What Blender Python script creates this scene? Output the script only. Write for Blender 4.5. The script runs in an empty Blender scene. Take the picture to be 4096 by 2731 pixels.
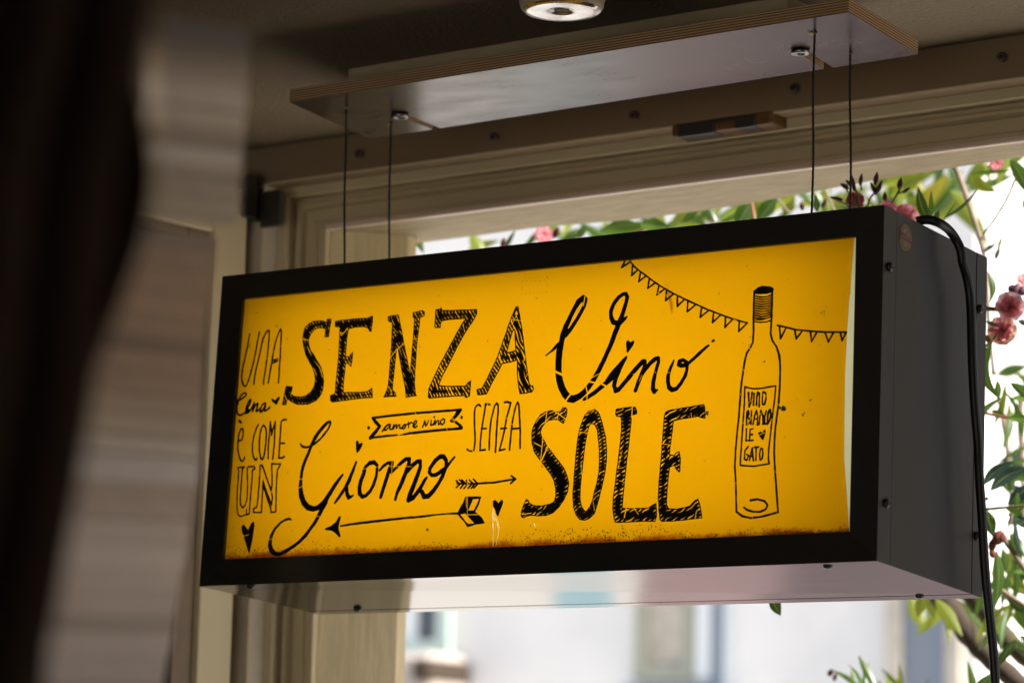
import bpy, bmesh, math, random
import numpy as np
from mathutils import Vector, Matrix
CFG=dict(
cam=(2.3631,-2.8352,-0.3007),
camR=[(0.8298,0.5576,0.0225),(0.0722,-0.1472,0.9865),(0.5533,-0.817,-0.1624)],
f=108.751,
foc=3.4,
tilt=-0.059928,
fo=[(0.0022,0.0009),(0.9009,0.0012),(0.8967,0.3796),(0.0009,0.3794)],
fi=[(0.0346,0.0321),(0.868,0.0333),(0.8642,0.3481),(0.0352,0.3486)],
bo=[(-0.006,0.001),(0.903,-0.0027),(0.8995,0.3797),(-0.002,0.3795)],
side_screws=[(0.0134,0.3151),(0.2274,0.3166),(0.0174,0.0642),(0.2282,0.063)],
bot_screws=[(0.8432,0.0019),(0.8387,0.2229),(0.0768,0.0049),(0.0851,0.2044)],
sticker=(0.0499,0.3552),
stickr=0.0146,
cord=[(0.885,0.1214,0.38),(0.895,0.1272,0.3821),(0.905,0.1335,0.379),(0.9087,0.1498,0.3744),(0.9123,0.1607,0.3652),(0.916,0.166,0.3534),(0.9165,0.1694,0.3401),(0.9169,0.1783,0.3274),(0.9174,0.1847,0.3102),(0.9179,0.1873,0.2893),(0.9184,0.1881,0.2585),(0.9188,0.1889,0.2306),(0.9193,0.1909,0.2028),(0.9198,0.1941,0.1753),(0.9203,0.1986,0.148),(0.9207,0.2,0.1249),(0.9212,0.202,0.0979),(0.9217,0.2052,0.0711),(0.9222,0.2084,0.034),(0.9226,0.2128,0.0006),(0.9231,0.2216,-0.0411),(0.9236,0.2285,-0.0742),(0.9241,0.2329,-0.1105),(0.9245,0.2373,-0.1421),(0.925,0.241,-0.1821)],
plate=[(0.065,0.0609,0.5955),(0.8496,0.0297,0.5955),(0.8352,0.2242,0.5955),(0.0351,0.2672,0.5955)],
notch=[[(0.1486,0.1757,0.5955),(0.1434,0.2597,0.5955)],[(0.7285,0.1436,0.5955),(0.7184,0.2265,0.5955)]],
lamp=[(0.5754,-0.1145,0.6)],
cab=[((0.1114,0.114,0.5955),),((0.1073,0.2124,0.5955),),((0.7785,0.0841,0.5955),),((0.7718,0.1815,0.5955),)],
cabb=[(0.116,0.114,0.4006),(0.1107,0.2124,0.4245),(0.7772,0.0841,0.3941),(0.7728,0.1815,0.4171)],
screws=[(-0.1195,0.46,0.6289),(0.1091,0.46,0.6262),(0.329,0.46,0.6275),(0.566,0.46,0.6316),(0.8499,0.46,0.6325)],
catch=[(0.3917,0.455,0.5841),(0.5316,0.455,0.5867)],
sashtop=[(-0.3052,0.44,0.5877),(-0.3049,0.44,0.5247),(-0.3016,0.44,0.0353)],
hinge=[(-0.3166,0.44,0.6137),(-0.2522,0.44,0.556)],
win1=[(-12.825,1.285),(-12.263,1.929),(-12.599,1.399),(-12.394,1.933)],
awn=[(-12.945,1.053),(-12.092,1.265)],
win2=[(-10.448,1.058),(-9.947,1.858),(-9.667,1.049)],
band=[((1.2441,-1.483,0.1681),(1.3363,-1.664,0.1184)),((1.2391,-1.4775,0.1236),(1.3291,-1.654,0.0803)),((1.2357,-1.4747,0.0977),(1.3246,-1.6489,0.0575)),((1.23,-1.47,0.0546),(1.3224,-1.6498,0.018))],
band2=[((1.1247,-1.3623,0.0777),(1.2782,-1.6584,0.0217)),((1.1133,-1.3568,0.0114),(1.2687,-1.6536,-0.0354)),((1.1064,-1.3481,-0.0562),(1.2627,-1.6459,-0.0943)),((1.0986,-1.3452,-0.0971),(1.256,-1.6431,-0.131)),((1.0842,-1.3415,-0.165),(1.244,-1.6398,-0.1886)),((1.0738,-1.3391,-0.2123),(1.2353,-1.6376,-0.2292))],
curt=[((1.6346,-1.9897,0.0451),(1.6559,-2.1495,-0.002)),((1.6273,-1.9873,0.0083),(1.6495,-2.1475,-0.034)),((1.6213,-1.9859,-0.0193),(1.6443,-2.1462,-0.058)),((1.6162,-1.9839,-0.0469),(1.6398,-2.1445,-0.082)),((1.6114,-1.9816,-0.0745),(1.6357,-2.1425,-0.106)),((1.6027,-1.979,-0.1173),(1.6281,-2.1402,-0.1432)),((1.5925,-1.9765,-0.1647),(1.6192,-2.1381,-0.1844)),((1.5754,-1.9725,-0.243),(1.6044,-2.1346,-0.2525)),((1.5657,-1.9705,-0.2862),(1.596,-2.1328,-0.2901))],
leaves=[((0.7024,0.52,0.469),(0.6877,0.52,0.5158),0.0128,0,0.04),((0.6998,0.53,0.471),(0.7008,0.53,0.5117),0.0061,1,0.0),((0.6943,0.55,0.4752),(0.7018,0.55,0.4902),0.0068,0,0.0),((0.68,0.6,0.4889),(0.7331,0.6,0.5266),0.0041,0,-0.05),((0.658,0.65,0.4985),(0.6782,0.65,0.524),0.0029,1,0.0),((0.7183,0.72,0.5855),(0.7458,0.72,0.5337),0.0176,1,0.05),((0.5521,0.95,0.6317),(0.5932,0.95,0.6002),0.0151,2,-0.1),((0.5723,0.9,0.6173),(0.6422,0.9,0.6152),0.0054,1,0.0),((0.3021,1.2,0.6689),(0.3596,1.2,0.7009),0.0223,2,0.0),((0.31,1.25,0.6356),(0.3718,1.25,0.7094),0.0187,4,0.0),((0.4002,1.2,0.6704),(0.4443,1.2,0.6026),0.0169,2,0.1),((0.2425,1.3,0.7133),(0.289,1.3,0.7279),0.021,2,0.0),((0.2217,1.4,0.687),(0.2689,1.4,0.7219),0.0233,2,0.0),((0.2603,1.4,0.707),(0.303,1.4,0.7421),0.0193,4,0.0),((0.3187,1.2,0.6144),(0.3556,1.2,0.641),0.0222,2,0.0),((0.2169,1.3,0.7081),(0.2509,1.3,0.728),0.0153,2,0.0),((0.1739,1.4,0.6837),(0.2086,1.4,0.7121),0.0172,2,0.0),((0.2413,0.85,0.5695),(0.267,0.85,0.6044),0.0217,1,0.0),((0.247,0.9,0.5852),(0.2788,0.9,0.6163),0.0212,1,0.0),((0.1464,1.1,0.6315),(0.1204,1.1,0.672),0.0148,2,0.0),((0.1817,0.8,0.5696),(0.2118,0.8,0.5863),0.0105,1,0.0),((0.2394,0.8,0.5606),(0.2217,0.8,0.5924),0.0104,0,0.0),((0.1141,0.8,0.5725),(0.1635,0.8,0.566),0.0211,1,0.0),((0.0158,0.85,0.5799),(0.0916,0.85,0.5819),0.0216,1,0.05),((-0.1116,1.1,0.6288),(-0.0359,1.1,0.6489),0.0138,2,0.0),((0.0098,0.8,0.5624),(0.0241,0.8,0.5829),0.0107,1,0.0),((-0.1028,0.9,0.5737),(-0.0465,0.9,0.5947),0.0133,1,0.0),((-0.085,0.75,0.5422),(-0.0622,0.75,0.5747),0.0064,0,0.0),((-0.3622,1.1,0.628),(-0.3872,1.1,0.6624),0.0197,2,0.0),((-0.4611,1.2,0.6583),(-0.3978,1.2,0.669),0.0122,2,0.0),((-0.1774,0.66,0.5675),(-0.1587,0.66,0.5314),0.0121,0,0.0),((-0.1517,0.9,0.5781),(-0.1126,0.9,0.6122),0.0082,1,0.0),((-0.0786,1.2,0.6634),(-0.043,1.2,0.6916),0.0101,2,0.0),((0.1203,1.2,0.6639),(0.1417,1.2,0.6888),0.019,2,0.0),((-0.0425,1.2,0.66),(0.0194,1.2,0.6933),0.007,1,0.0),((0.5043,0.6,0.5155),(0.5019,0.6,0.5403),0.0083,0,0.0),((0.0363,1.4,0.7171),(0.0988,1.4,0.7392),0.0159,2,0.0),((0.673,0.75,0.4496),(0.675,0.75,0.4069),0.0084,0,0.1),((0.7395,0.6,0.3559),(0.7596,0.6,0.3472),0.0043,3,0.0),((0.691,0.8,0.3922),(0.7085,0.8,0.3837),0.0078,3,0.0),((0.7333,0.62,0.3334),(0.7449,0.62,0.2664),0.0056,3,-0.16),((0.7488,0.6,0.3302),(0.7619,0.6,0.2549),0.0141,1,-0.2),((0.6859,0.75,0.307),(0.6872,0.75,0.2794),0.0083,1,0.0),((0.6801,0.8,0.311),(0.7062,0.8,0.2849),0.0116,1,0.08),((0.6532,0.85,0.2727),(0.6886,0.85,0.2706),0.0111,1,0.0),((0.6047,0.9,0.2927),(0.63,0.9,0.2828),0.0073,1,0.0),((0.6882,0.7,0.1663),(0.7328,0.7,0.1951),0.0126,3,0.08),((0.675,0.75,0.1654),(0.7337,0.75,0.1919),0.0178,3,0.1),((0.676,0.8,0.152),(0.7109,0.8,0.1794),0.0167,3,0.0),((0.7247,0.72,0.1368),(0.7268,0.72,0.1588),0.0082,1,0.0),((0.6527,0.85,0.1468),(0.6809,0.85,0.1342),0.013,3,0.0),((0.6461,0.8,0.1468),(0.6565,0.8,0.1108),0.0161,0,0.0),((0.7189,0.7,0.1365),(0.746,0.7,0.126),0.0069,1,0.0),((0.66,0.8,0.0946),(0.6562,0.8,0.0176),0.0154,1,0.05),((0.633,0.9,0.1279),(0.6578,0.9,0.0924),0.0152,1,0.0),((0.5755,1.0,0.1194),(0.5828,1.0,0.0819),0.0102,1,0.0),((0.5826,1.0,0.0514),(0.6118,1.0,0.0305),0.0148,0,0.0),((0.5475,1.1,0.05),(0.566,1.1,0.0151),0.0173,1,0.0),((0.5401,1.1,0.0917),(0.5663,1.1,0.0667),0.0139,2,0.0),((0.3561,1.2,0.0806),(0.349,1.2,0.0446),0.0159,2,0.0),((0.4007,1.15,0.0682),(0.4436,1.15,0.0123),0.0199,2,0.0),((0.3125,1.3,0.0898),(0.3268,1.3,0.0489),0.0163,2,0.0),((0.3472,1.3,0.0815),(0.3875,1.3,0.0475),0.0169,1,0.0),((0.3836,0.95,-0.0266),(0.4167,0.95,-0.0841),0.0103,1,0.0),((0.2454,1.2,-0.0585),(0.2411,1.2,-0.0258),0.0058,2,0.0),((0.2532,1.3,-0.0642),(0.2737,1.3,-0.0276),0.0074,2,0.0),((0.6262,0.8,-0.0906),(0.656,0.8,-0.0607),0.0128,1,0.0),((0.4964,0.5,0.017),(0.5117,0.5,-0.0086),0.0142,0,0.0),((0.6126,0.9,0.4955),(0.6199,0.9,0.5136),0.0067,3,0.0),((0.5469,1.0,0.529),(0.5695,1.0,0.541),0.0062,3,0.0),((0.5695,1.0,0.5305),(0.5771,1.0,0.5508),0.0048,1,0.0),((0.653,0.9,0.5736),(0.671,0.9,0.5514),0.0134,2,0.0),((0.2106,1.4,-0.0472),(0.1936,1.4,-0.0244),0.0083,2,0.0),((-0.3323,2.4,0.9545),(-0.2045,2.4,1.0199),0.0434,2,0.0),((-0.3906,2.6,0.9471),(-0.2808,2.6,1.0376),0.0399,4,0.0),((-0.1658,2.3,0.9286),(-0.0536,2.3,0.8136),0.0328,2,0.1),((-0.5613,2.8,0.9996),(-0.4691,2.8,1.0963),0.0416,2,0.0),((-0.036,2.2,0.9339),(0.0729,2.2,0.9595),0.0274,2,0.0),((-0.3127,2.5,0.8818),(-0.3619,2.5,0.9763),0.0341,2,0.0),((-0.5596,2.6,0.9838),(-0.4578,2.6,1.0355),0.0354,2,0.0),((-0.5608,2.2,0.8906),(-0.4413,2.2,0.947),0.0383,2,0.0),((-0.8222,2.4,0.9415),(-0.6887,2.4,0.9645),0.0353,2,0.0),((-0.9373,2.3,0.9138),(-0.814,2.3,0.9379),0.0352,1,0.0),((-0.0911,2.4,0.5965),(-0.0201,2.4,0.6105),0.0234,1,0.0),((-0.0866,2.4,0.4081),(-0.0209,2.4,0.4701),0.0279,3,0.0),((-0.0082,2.2,0.2026),(0.0693,2.2,0.2534),0.0312,2,0.0),((-0.2165,2.3,0.1806),(-0.1858,2.3,0.111),0.0276,2,0.0),((-0.0621,2.2,0.1461),(0.006,2.2,0.0868),0.0268,1,0.0),((0.1347,1.5384,0.6937),(0.1576,1.5549,0.7812),0.0153,2,0.054455699283626854),((0.1127,1.559,0.7136),(0.0843,1.5297,0.7622),0.0116,2,0.011830590068496127),((0.1841,1.4455,0.6766),(0.1325,1.4422,0.734),0.0142,2,0.01886818959409299),((0.1025,1.5736,0.7072),(-0.0043,1.6013,0.7811),0.0101,2,-0.03371117316049176),((0.1282,1.5305,0.6929),(0.1421,1.5222,0.7782),0.0157,1,-0.03219377634338116),((0.1328,1.5165,0.7056),(0.0891,1.4905,0.7486),0.0088,2,0.03322818438756091),((0.1547,1.4956,0.7026),(0.1395,1.467,0.767),0.01,1,0.07601593010307765),((0.1224,1.6786,0.7407),(0.1871,1.6911,0.8222),0.0139,2,-0.007548439447013014),((0.0882,1.7511,0.7712),(0.1269,1.7526,0.8763),0.0132,1,-0.023233087190734046),((0.0967,1.7576,0.7574),(0.1509,1.7583,0.8096),0.0099,2,-0.046642657112192475),((0.1488,1.6347,0.7323),(0.1322,1.6094,0.8007),0.0145,4,-0.051603555919201835),((0.1652,1.6278,0.7429),(0.0927,1.5997,0.8056),0.0167,1,0.06777709055648808),((0.1441,1.6433,0.7356),(0.1983,1.6429,0.7988),0.0168,1,-0.07476460480491587),((0.1145,1.7209,0.7451),(0.1823,1.7132,0.7856),0.0156,2,-0.052988662201696415),((0.1045,1.7193,0.7465),(0.0146,1.7186,0.7917),0.0108,1,-0.007433601665340267),((0.1114,1.8434,0.8253),(0.1606,1.8434,0.887),0.0122,2,0.020314395352774253),((0.0555,1.9588,0.843),(0.0208,1.9686,0.9103),0.0123,1,0.03113547991214312),((0.093,1.8977,0.8408),(0.1497,1.8881,0.893),0.0152,1,0.07310166829293675),((0.101,1.8721,0.8221),(0.0188,1.881,0.897),0.0114,1,0.05066874682944909),((0.0656,1.9525,0.8419),(0.1188,1.9638,0.8939),0.0122,2,0.05918580039378578),((0.1141,1.8466,0.8223),(0.2263,1.8213,0.8374),0.0156,1,-0.034742688308446915),((0.4261,1.3026,0.6926),(0.4488,1.3191,0.7525),0.013,2,0.01979793495322206),((0.4223,1.2906,0.7084),(0.4594,1.2714,0.7708),0.0113,1,0.04143954478020337),((0.4041,1.3627,0.7243),(0.4519,1.3656,0.7912),0.0082,1,-0.002774101265239609),((0.4503,1.2527,0.7001),(0.4385,1.247,0.7614),0.0116,2,-0.07989430147347407),((0.4287,1.2798,0.6904),(0.3894,1.2825,0.7496),0.0076,2,-0.06482853377427897),((-0.1016,2.0871,0.9006),(-0.1293,2.0665,0.9776),0.0164,4,-0.005204436609610938),((-0.0904,2.0345,0.9081),(-0.1118,2.0241,0.9855),0.0163,2,-0.0189033888484021),((-0.126,2.1103,0.906),(-0.0448,2.1091,0.9361),0.0134,2,-0.0010543676716153888),((-0.1177,2.115,0.926),(-0.0714,2.11,0.9869),0.0159,4,-0.000591119228520065),((-0.1156,2.0963,0.9186),(-0.1523,2.0687,1.0077),0.0109,4,-0.04071995104181397),((-0.0971,2.059,0.9018),(-0.1593,2.045,0.9509),0.0136,2,-0.040694370877601145),((0.0842,1.3959,0.697),(0.0277,1.3735,0.7469),0.0114,1,-0.0774123576159493),((0.1284,1.3243,0.6766),(0.095,1.3094,0.7349),0.0094,1,-0.07417137384076579),((0.1342,1.3223,0.6801),(0.118,1.3337,0.7583),0.0119,2,0.01518273302989219),((0.0942,1.3961,0.6904),(0.1641,1.394,0.7086),0.0116,1,0.06382354771667552),((0.0698,1.4131,0.6974),(0.1207,1.3917,0.7332),0.0114,2,0.06570809878224211),((0.1154,1.3446,0.6911),(0.1197,1.3284,0.7516),0.0109,1,-0.06905290993138044),((0.0816,1.2356,0.6736),(0.1539,1.2085,0.7081),0.0144,1,0.03219970403515232),((0.0824,1.234,0.6515),(0.1305,1.2303,0.6794),0.0089,1,0.03292382707357147),((0.1296,1.1541,0.6529),(0.1013,1.1284,0.6856),0.0114,2,-0.019328151052563115),((0.1358,1.1415,0.6314),(0.0715,1.1409,0.6626),0.0106,1,0.02967623066928103),((0.1243,1.1672,0.6542),(0.0823,1.1918,0.7239),0.0115,2,0.0009350565555531348),((0.1168,1.1607,0.6442),(0.1161,1.1792,0.7114),0.0127,2,0.07601647631380658),((0.14,1.123,0.6447),(0.2063,1.0985,0.6674),0.01,2,0.026872514529164088),((-0.0591,1.2969,0.67),(-0.1184,1.29,0.7113),0.0099,1,0.006736135154970471),((-0.0809,1.3399,0.6818),(-0.0003,1.3183,0.7172),0.0085,2,0.05129538918912517),((-0.0719,1.3182,0.6882),(-0.0589,1.3316,0.7457),0.0101,2,-0.019497778253048194),((-0.0409,1.278,0.6629),(-0.0614,1.2717,0.7168),0.0081,1,0.03842560432021111),((-0.0984,1.3623,0.706),(-0.1474,1.3605,0.7352),0.0111,2,-0.07992965885759869),((-0.0201,1.236,0.6652),(0.03,1.2581,0.6989),0.0087,1,-0.06860952690287342),((-0.0853,1.3509,0.7009),(-0.0408,1.3747,0.737),0.0128,1,-0.07469551028962622),((0.0077,1.0235,0.6218),(-0.0282,1.0336,0.6849),0.0091,1,-0.061133873718559675),((-0.0026,1.0522,0.6256),(-0.0443,1.0592,0.6832),0.0069,1,0.025035079810861727),((-0.019,1.0778,0.6313),(0.033,1.0944,0.6587),0.0072,2,-0.005113920970734112),((-0.0658,1.1362,0.6363),(-0.1197,1.153,0.6774),0.0084,0,-0.07026130264635815),((-0.0364,1.103,0.6188),(-0.0394,1.0873,0.6595),0.0087,1,0.03464576372053427),((-0.0501,1.1231,0.6308),(-0.0251,1.1431,0.6644),0.0096,1,-0.0723358294303059),((0.0009,1.0511,0.6071),(-0.0109,1.053,0.6679),0.0105,2,-0.015622796788145474),((-0.2384,1.2674,0.6694),(-0.2891,1.2639,0.6971),0.0106,1,0.019991722127685865),((-0.1463,1.1412,0.6389),(-0.1843,1.1647,0.6954),0.007,2,0.030176846324255407),((-0.2235,1.2448,0.6654),(-0.1469,1.2226,0.6689),0.0087,2,-0.029939840873875703),((-0.204,1.2123,0.6591),(-0.2448,1.1972,0.6824),0.0085,1,-0.0011743561022253268),((-0.1379,1.1315,0.6278),(-0.1051,1.1349,0.6781),0.0112,2,0.04037075253637076),((-0.1777,1.1907,0.6493),(-0.1277,1.2028,0.6766),0.0117,1,0.03648322945499065),((-0.3654,1.3305,0.6943),(-0.3968,1.3199,0.741),0.0079,2,-0.0003649739314358358),((-0.3643,1.3395,0.6984),(-0.4096,1.325,0.717),0.0124,2,-0.010247187781574546),((-0.3767,1.3522,0.6993),(-0.3493,1.3718,0.7145),0.009,1,0.013507111810695818),((-0.4298,1.4335,0.7176),(-0.3896,1.4106,0.7426),0.0097,2,0.0471641116493431),((-0.403,1.3906,0.7008),(-0.4547,1.4188,0.7631),0.0114,1,0.005216184226643036),((0.5328,1.1284,0.3357),(0.5547,1.1125,0.283),0.0119,1,0.06543547460674136),((0.4704,1.2515,0.3606),(0.4623,1.2665,0.302),0.0086,2,-0.022881721538821953),((0.4655,1.2544,0.3441),(0.5302,1.2454,0.3172),0.0116,2,-0.0008997578610689949),((0.5006,1.1835,0.352),(0.5685,1.1655,0.3391),0.0109,1,0.06402907004460594),((0.4885,1.2197,0.3408),(0.4832,1.1959,0.2808),0.0112,1,0.030187121641733802),((0.591,0.9785,0.341),(0.5833,0.9812,0.285),0.0076,2,0.00018974718582931427),((0.5715,1.0196,0.3364),(0.5446,1.0375,0.2897),0.0074,1,0.005874960597307022),((0.6183,0.9155,0.3204),(0.6453,0.9221,0.272),0.0053,1,0.04379792494281182),((0.6345,0.8723,0.3046),(0.5788,0.8875,0.2643),0.0086,1,-0.06847471709514637),((0.5715,1.0541,0.2033),(0.6427,1.0531,0.2051),0.0115,1,0.009915532122546894),((0.5939,0.9878,0.1931),(0.602,0.9685,0.2344),0.0126,1,-0.01757329180481463),((0.605,0.9819,0.1955),(0.6676,0.9932,0.2016),0.0077,1,0.06228523201158258),((0.5627,1.0476,0.2112),(0.6095,1.0276,0.1747),0.0118,3,0.06356172674952514),((0.5817,1.0105,0.211),(0.6481,1.0056,0.2178),0.0119,1,0.03648564744832469),((0.655,0.8649,0.1373),(0.7238,0.8367,0.1328),0.0107,0,-0.05004253456376178),((0.6575,0.8504,0.1381),(0.7008,0.8403,0.1743),0.0106,1,0.04588024460104158),((0.6596,0.8316,0.1296),(0.6881,0.8572,0.1813),0.0082,0,0.02322901294723692),((0.6674,0.8361,0.1306),(0.7238,0.8263,0.1556),0.0082,3,-0.062143816837275205),((0.6472,0.8716,0.1356),(0.6975,0.8971,0.146),0.0116,3,0.034095907084533736),((0.669,0.8365,0.1378),(0.6895,0.8168,0.0823),0.0075,3,-0.0281317909068612),((0.5192,1.1706,0.1179),(0.4908,1.1765,0.0499),0.0111,1,-0.061192206167749716),((0.5147,1.1712,0.1029),(0.587,1.1422,0.0653),0.0086,0,0.03397608553877811),((0.563,1.075,0.1089),(0.5466,1.0909,0.0395),0.0088,1,0.022797526951867972),((0.5785,1.0301,0.0891),(0.6349,1.0144,0.0954),0.0105,1,-0.012678433673431438),((0.546,1.0964,0.1135),(0.549,1.1177,0.0704),0.0142,0,0.05501407788549263),((0.5186,1.1509,0.1196),(0.5778,1.1546,0.1062),0.009,1,-0.07659278362887656),((0.5137,1.151,0.0449),(0.4782,1.1261,-0.0102),0.0132,1,-0.004497737265576202),((0.5334,1.1285,0.0524),(0.5991,1.1341,0.0193),0.0105,0,-0.01044873850327184),((0.5348,1.1238,0.0618),(0.491,1.1432,0.0102),0.0129,2,0.049995847790488976),((0.5147,1.1467,0.0478),(0.5653,1.142,-0.0068),0.0102,2,0.04494675778238824),((0.5101,1.1633,0.0575),(0.4539,1.1713,0.0039),0.0111,2,-0.07961806575476339),((0.5254,1.1257,0.0486),(0.5257,1.0969,-0.0177),0.0106,1,-0.04855526250819079),((0.4489,1.2578,0.105),(0.4027,1.2766,0.047),0.0125,1,-0.07769966222667343),((0.4514,1.2543,0.1004),(0.5124,1.2307,0.0903),0.0089,1,-0.03461720811011396),((0.4383,1.2909,0.0992),(0.4692,1.2937,0.0562),0.0123,1,-0.03791014430818173),((0.4641,1.2213,0.0892),(0.4449,1.2343,0.0457),0.0116,2,-0.04281236588458653),((0.4181,1.3308,0.1099),(0.4687,1.3271,0.0817),0.0125,1,0.009241384622745943),((0.2698,1.4641,0.0874),(0.3066,1.4934,0.0715),0.0129,1,0.07194465922180297),((0.2568,1.4918,0.1012),(0.304,1.4677,0.0592),0.0141,1,0.019082726703577593),((0.2467,1.493,0.0939),(0.2659,1.4754,0.0234),0.0093,2,0.010546906667596653),((0.2663,1.443,0.091),(0.282,1.442,0.0453),0.0156,2,0.05042126926868336),((0.2606,1.4604,0.0998),(0.3065,1.4659,0.077),0.01,2,0.03232192786144149),((0.246,1.5105,0.091),(0.2023,1.4811,0.0395),0.0153,2,0.009794954208687423),((0.3606,1.5264,0.443),(0.4249,1.5282,0.4481),0.0097,1,-0.013984252546881654),((0.3124,1.6329,0.4654),(0.3442,1.6459,0.4208),0.0106,1,-0.07319440476079624),((0.2941,1.673,0.4688),(0.3384,1.6883,0.4396),0.0105,2,-0.06071622800214664),((0.3172,1.6025,0.4593),(0.361,1.6119,0.4379),0.0115,2,-0.019064289146159596),((0.6208,0.944,-0.0095),(0.5893,0.9451,-0.0471),0.0119,0,-0.00995965764329887),((0.5993,1.0003,0.0006),(0.6439,0.9791,-0.033),0.0118,0,0.06594054581767829),((0.5898,1.0088,-0.0134),(0.648,0.9939,-0.0376),0.0103,0,0.008362925987577),((0.5634,1.0554,-0.0001),(0.6114,1.0638,-0.0303),0.0096,0,0.020700720202017478),((0.3687,1.4365,0.2888),(0.3737,1.4648,0.2491),0.0103,1,-0.07202530172296584),((0.3452,1.4853,0.2974),(0.4129,1.4729,0.3104),0.0087,1,-0.030091272515747128),((0.3653,1.431,0.2946),(0.4226,1.4548,0.3231),0.007,1,0.04648604838517813),((0.3686,1.4243,0.29),(0.4125,1.4352,0.2882),0.0099,3,0.024246627220935388),((0.3926,0.9472,-0.0816),(0.3518,0.9765,-0.0345),0.0053,1,-0.06660736005938427),((0.3288,1.0757,-0.0778),(0.3203,1.1046,-0.0225),0.0061,1,0.06110873998958928),((0.3349,1.061,-0.0711),(0.2942,1.0343,-0.0382),0.0072,1,-0.057683546178166414),((0.3647,1.0118,-0.089),(0.4152,1.0196,-0.0672),0.0063,2,-0.05343699962596776),((0.2149,1.4154,-0.0524),(0.2166,1.3994,-0.0044),0.0062,2,-0.008766020539386285),((0.2257,1.3942,-0.0573),(0.1856,1.3991,-0.0129),0.007,1,-0.06316415155178765),((0.2423,1.3396,-0.0706),(0.2106,1.3384,-0.0327),0.0072,1,0.01241800617184076),((0.2109,1.4169,-0.0638),(0.2661,1.4121,-0.0267),0.0048,1,-0.05874799904355803),((0.5642,0.9411,-0.0889),(0.5606,0.9207,-0.036),0.0095,1,-0.0020024586395606947),((0.5791,0.9146,-0.0937),(0.6201,0.9215,-0.0786),0.0081,0,0.03384969316624194),((0.567,0.9465,-0.0756),(0.5952,0.9486,-0.0488),0.0097,0,-0.07309240314081956),((0.558,0.9564,-0.0944),(0.5591,0.9495,-0.0577),0.0072,0,0.024158814075260354)],
stems=[([(0.4752,1.05,0.6774),(0.4849,1.05,0.6583),(0.5003,1.05,0.6171),(0.5156,1.05,0.5726),(0.5251,1.05,0.5396),(0.5289,1.05,0.5073),(0.5325,1.05,0.4362),(0.5399,1.05,0.3652)],0.0039,0),([(0.6266,0.95,0.6273),(0.6192,0.95,0.6142),(0.608,0.95,0.591),(0.593,0.95,0.5682),(0.5744,0.95,0.5456),(0.5688,0.95,0.5357)],0.002,0),([(0.6184,0.5,0.4891),(0.6148,0.5,0.5084),(0.6096,0.5,0.5215),(0.606,0.5,0.5346)],0.0014,1),([(0.627,0.5,0.4882),(0.6322,0.5,0.5019),(0.639,0.5,0.5106),(0.641,0.5,0.5246)],0.0014,1),([(0.6614,0.5,0.4927),(0.6699,0.5,0.5044),(0.6743,0.5,0.5133)],0.0014,1),([(0.6705,0.5,0.5043),(0.6818,0.5,0.5073)],0.0011,1),([(0.62,0.5,0.5141),(0.6192,0.5,0.53)],0.0011,1),([(0.6149,0.5,0.4926),(0.5974,0.5,0.5196)],0.0011,1),([(0.6115,0.5,0.4929),(0.5835,0.5,0.5052)],0.0011,1),([(0.7284,0.62,0.3765),(0.7453,0.62,0.3733),(0.7571,0.62,0.3717)],0.0031,1),([(0.7282,0.62,0.3269),(0.7384,0.62,0.334),(0.7469,0.62,0.3427)],0.0019,1),([(0.6821,0.72,0.1383),(0.7062,0.72,0.1392),(0.7437,0.72,0.1407)],0.0021,1),([(0.5955,0.9,0.2899),(0.6264,0.9,0.282),(0.6624,0.9,0.2819)],0.0023,2),([(0.3391,1.5,0.4026),(0.3432,1.5,0.379),(0.3494,1.5,0.3398),(0.3554,1.5,0.2853),(0.3593,1.5,0.2081)],0.005,0),([(0.3289,1.6,0.4245),(0.3266,1.6,0.3849),(0.3305,1.6,0.3175),(0.3322,1.6,0.219)],0.0059,0),([(0.6172,0.9,0.1301),(0.6365,0.9,0.1046),(0.6613,0.9,0.0676)],0.0046,0),([(0.568,1.0,0.0654),(0.59,1.0,0.0512),(0.6191,1.0,0.0337)],0.0037,0),([(0.3474,1.25,0.0995),(0.3715,1.25,0.066),(0.4034,1.25,0.0254),(0.4349,1.25,-0.0075),(0.4739,1.25,-0.0402),(0.5239,1.25,-0.0797)],0.0173,3),([(0.3474,1.35,0.1078),(0.3839,1.35,0.0661),(0.4199,1.35,0.0211),(0.4596,1.35,-0.0124),(0.487,1.35,-0.0382)],0.0167,4),([(0.2997,0.8,0.5584),(0.2934,0.8,0.5906),(0.2904,0.8,0.612)],0.0022,2),([(0.0482,0.9,0.5858),(0.086,0.9,0.597),(0.069,0.9,0.6097)],0.0018,1),([(0.1736,0.9,0.585),(0.1608,0.9,0.6154)],0.0018,0),([(0.3702,0.9,0.5841),(0.3543,0.9,0.6176)],0.0017,0),([(0.1928,1.1,0.6308),(0.163,1.1,0.6677)],0.0017,0),([(-0.1859,0.64,0.5358),(-0.193,0.64,0.5509)],0.0012,1),([(-0.177,0.64,0.5314),(-0.1692,0.64,0.5559)],0.0012,1),([(0.3708,0.95,-0.0667),(0.3938,0.95,-0.0737),(0.3859,0.95,-0.026)],0.001,1),([(0.6812,0.8,0.1469),(0.6811,0.8,0.1324),(0.6723,0.8,0.1183)],0.0013,0)],
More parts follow.
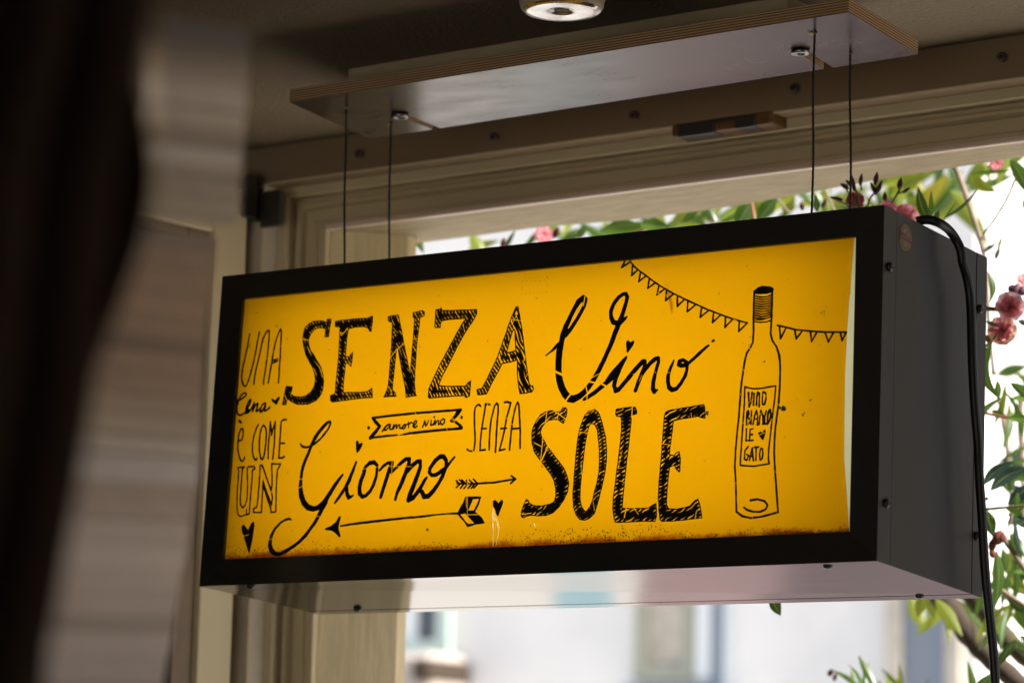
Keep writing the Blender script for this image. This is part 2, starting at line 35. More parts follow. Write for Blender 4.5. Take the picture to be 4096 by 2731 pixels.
buds=[((0.6183,0.5,0.52),(0.6232,0.495,0.5334),0.0028,0),((0.6107,0.5,0.5135),(0.6087,0.495,0.5339),0.0031,0),((0.639,0.5,0.5185),(0.6446,0.495,0.5333),0.0034,0),((0.6408,0.5,0.5057),(0.635,0.495,0.5217),0.0028,0),((0.6425,0.5,0.5087),(0.6508,0.495,0.522),0.0031,0),((0.6719,0.5,0.5104),(0.6771,0.495,0.5224),0.0037,0),((0.6774,0.5,0.5046),(0.6897,0.495,0.5092),0.0023,0),((0.6528,0.5,0.4967),(0.6546,0.495,0.5072),0.0031,0),((0.6026,0.5,0.5175),(0.5931,0.495,0.5238),0.0031,0),((0.594,0.5,0.5041),(0.5785,0.495,0.5085),0.0026,0),((0.6061,0.5,0.5203),(0.6014,0.495,0.5277),0.0025,0),((-0.1861,0.64,0.5394),(-0.1939,0.635,0.5537),0.0035,0),((-0.1795,0.64,0.5406),(-0.184,0.635,0.56),0.0032,0),((-0.173,0.64,0.5418),(-0.1656,0.635,0.5583),0.0032,0),((-0.1859,0.64,0.534),(-0.1978,0.635,0.5414),0.0025,0),((-0.175,0.64,0.5348),(-0.1609,0.635,0.547),0.0028,0),((-0.0511,0.7,0.5377),(-0.0455,0.695,0.5506),0.0042,0),((0.4284,0.7,0.5448),(0.4292,0.695,0.5556),0.0036,0),((0.4583,0.7,0.5452),(0.4665,0.695,0.5553),0.003,0),((0.035,0.7,0.5441),(0.0463,0.695,0.5563),0.0049,0),((0.7521,0.66,0.3943),(0.7582,0.655,0.4104),0.0078,1),((0.7454,0.66,0.4028),(0.7552,0.655,0.4075),0.0062,1),((0.7606,0.66,0.3967),(0.7653,0.655,0.4066),0.0062,1),((0.6694,0.78,0.1004),(0.677,0.775,0.1173),0.008,2),((0.6624,0.78,0.0926),(0.6683,0.775,0.108),0.0058,2),((0.6658,0.78,0.0829),(0.6637,0.775,0.0953),0.0048,2),((0.6746,0.78,0.1034),(0.6822,0.775,0.1139),0.0064,2),((0.2576,1.1,-0.0428),(0.2663,1.095,-0.0343),0.0043,0),((0.2657,1.1,-0.05),(0.2723,1.095,-0.0397),0.0032,0),((0.6839,0.72,0.1496),(0.6873,0.715,0.1537),0.0025,3),((0.7394,0.6,0.3371),(0.7518,0.595,0.3277),0.0046,4)],
flowers=[((0.7638,0.62,0.3756),0.0173,0),((0.749,0.63,0.3482),0.0167,1),((0.7492,0.7,0.4202),0.0126,0),((0.6009,0.52,0.5056),0.0106,2),((0.6058,0.6,0.5102),0.0107,3),((0.6203,0.62,0.5008),0.0165,3),((-0.015,0.75,0.5612),0.012,3),((0.5914,0.95,0.6398),0.0089,3)],
tape=[[(4376,3374),(4541,3366),(4622,3355),(4711,3362)],[(4371,3406),(4711,3399)],[(4374,3226),(4585,3218),(4717,3216)],[(4376,3374),(4374,3297),(4374,3226)],[(4714,3397),(4714,3318),(4716,3216)]],
smear=[(6287,3173),(6295,3174),(6314,3119),(6347,3054),(6376,2956),(6384,2898),(6380,2846),(6367,2842),(6348,2911),(6329,2998),(6298,3097)])
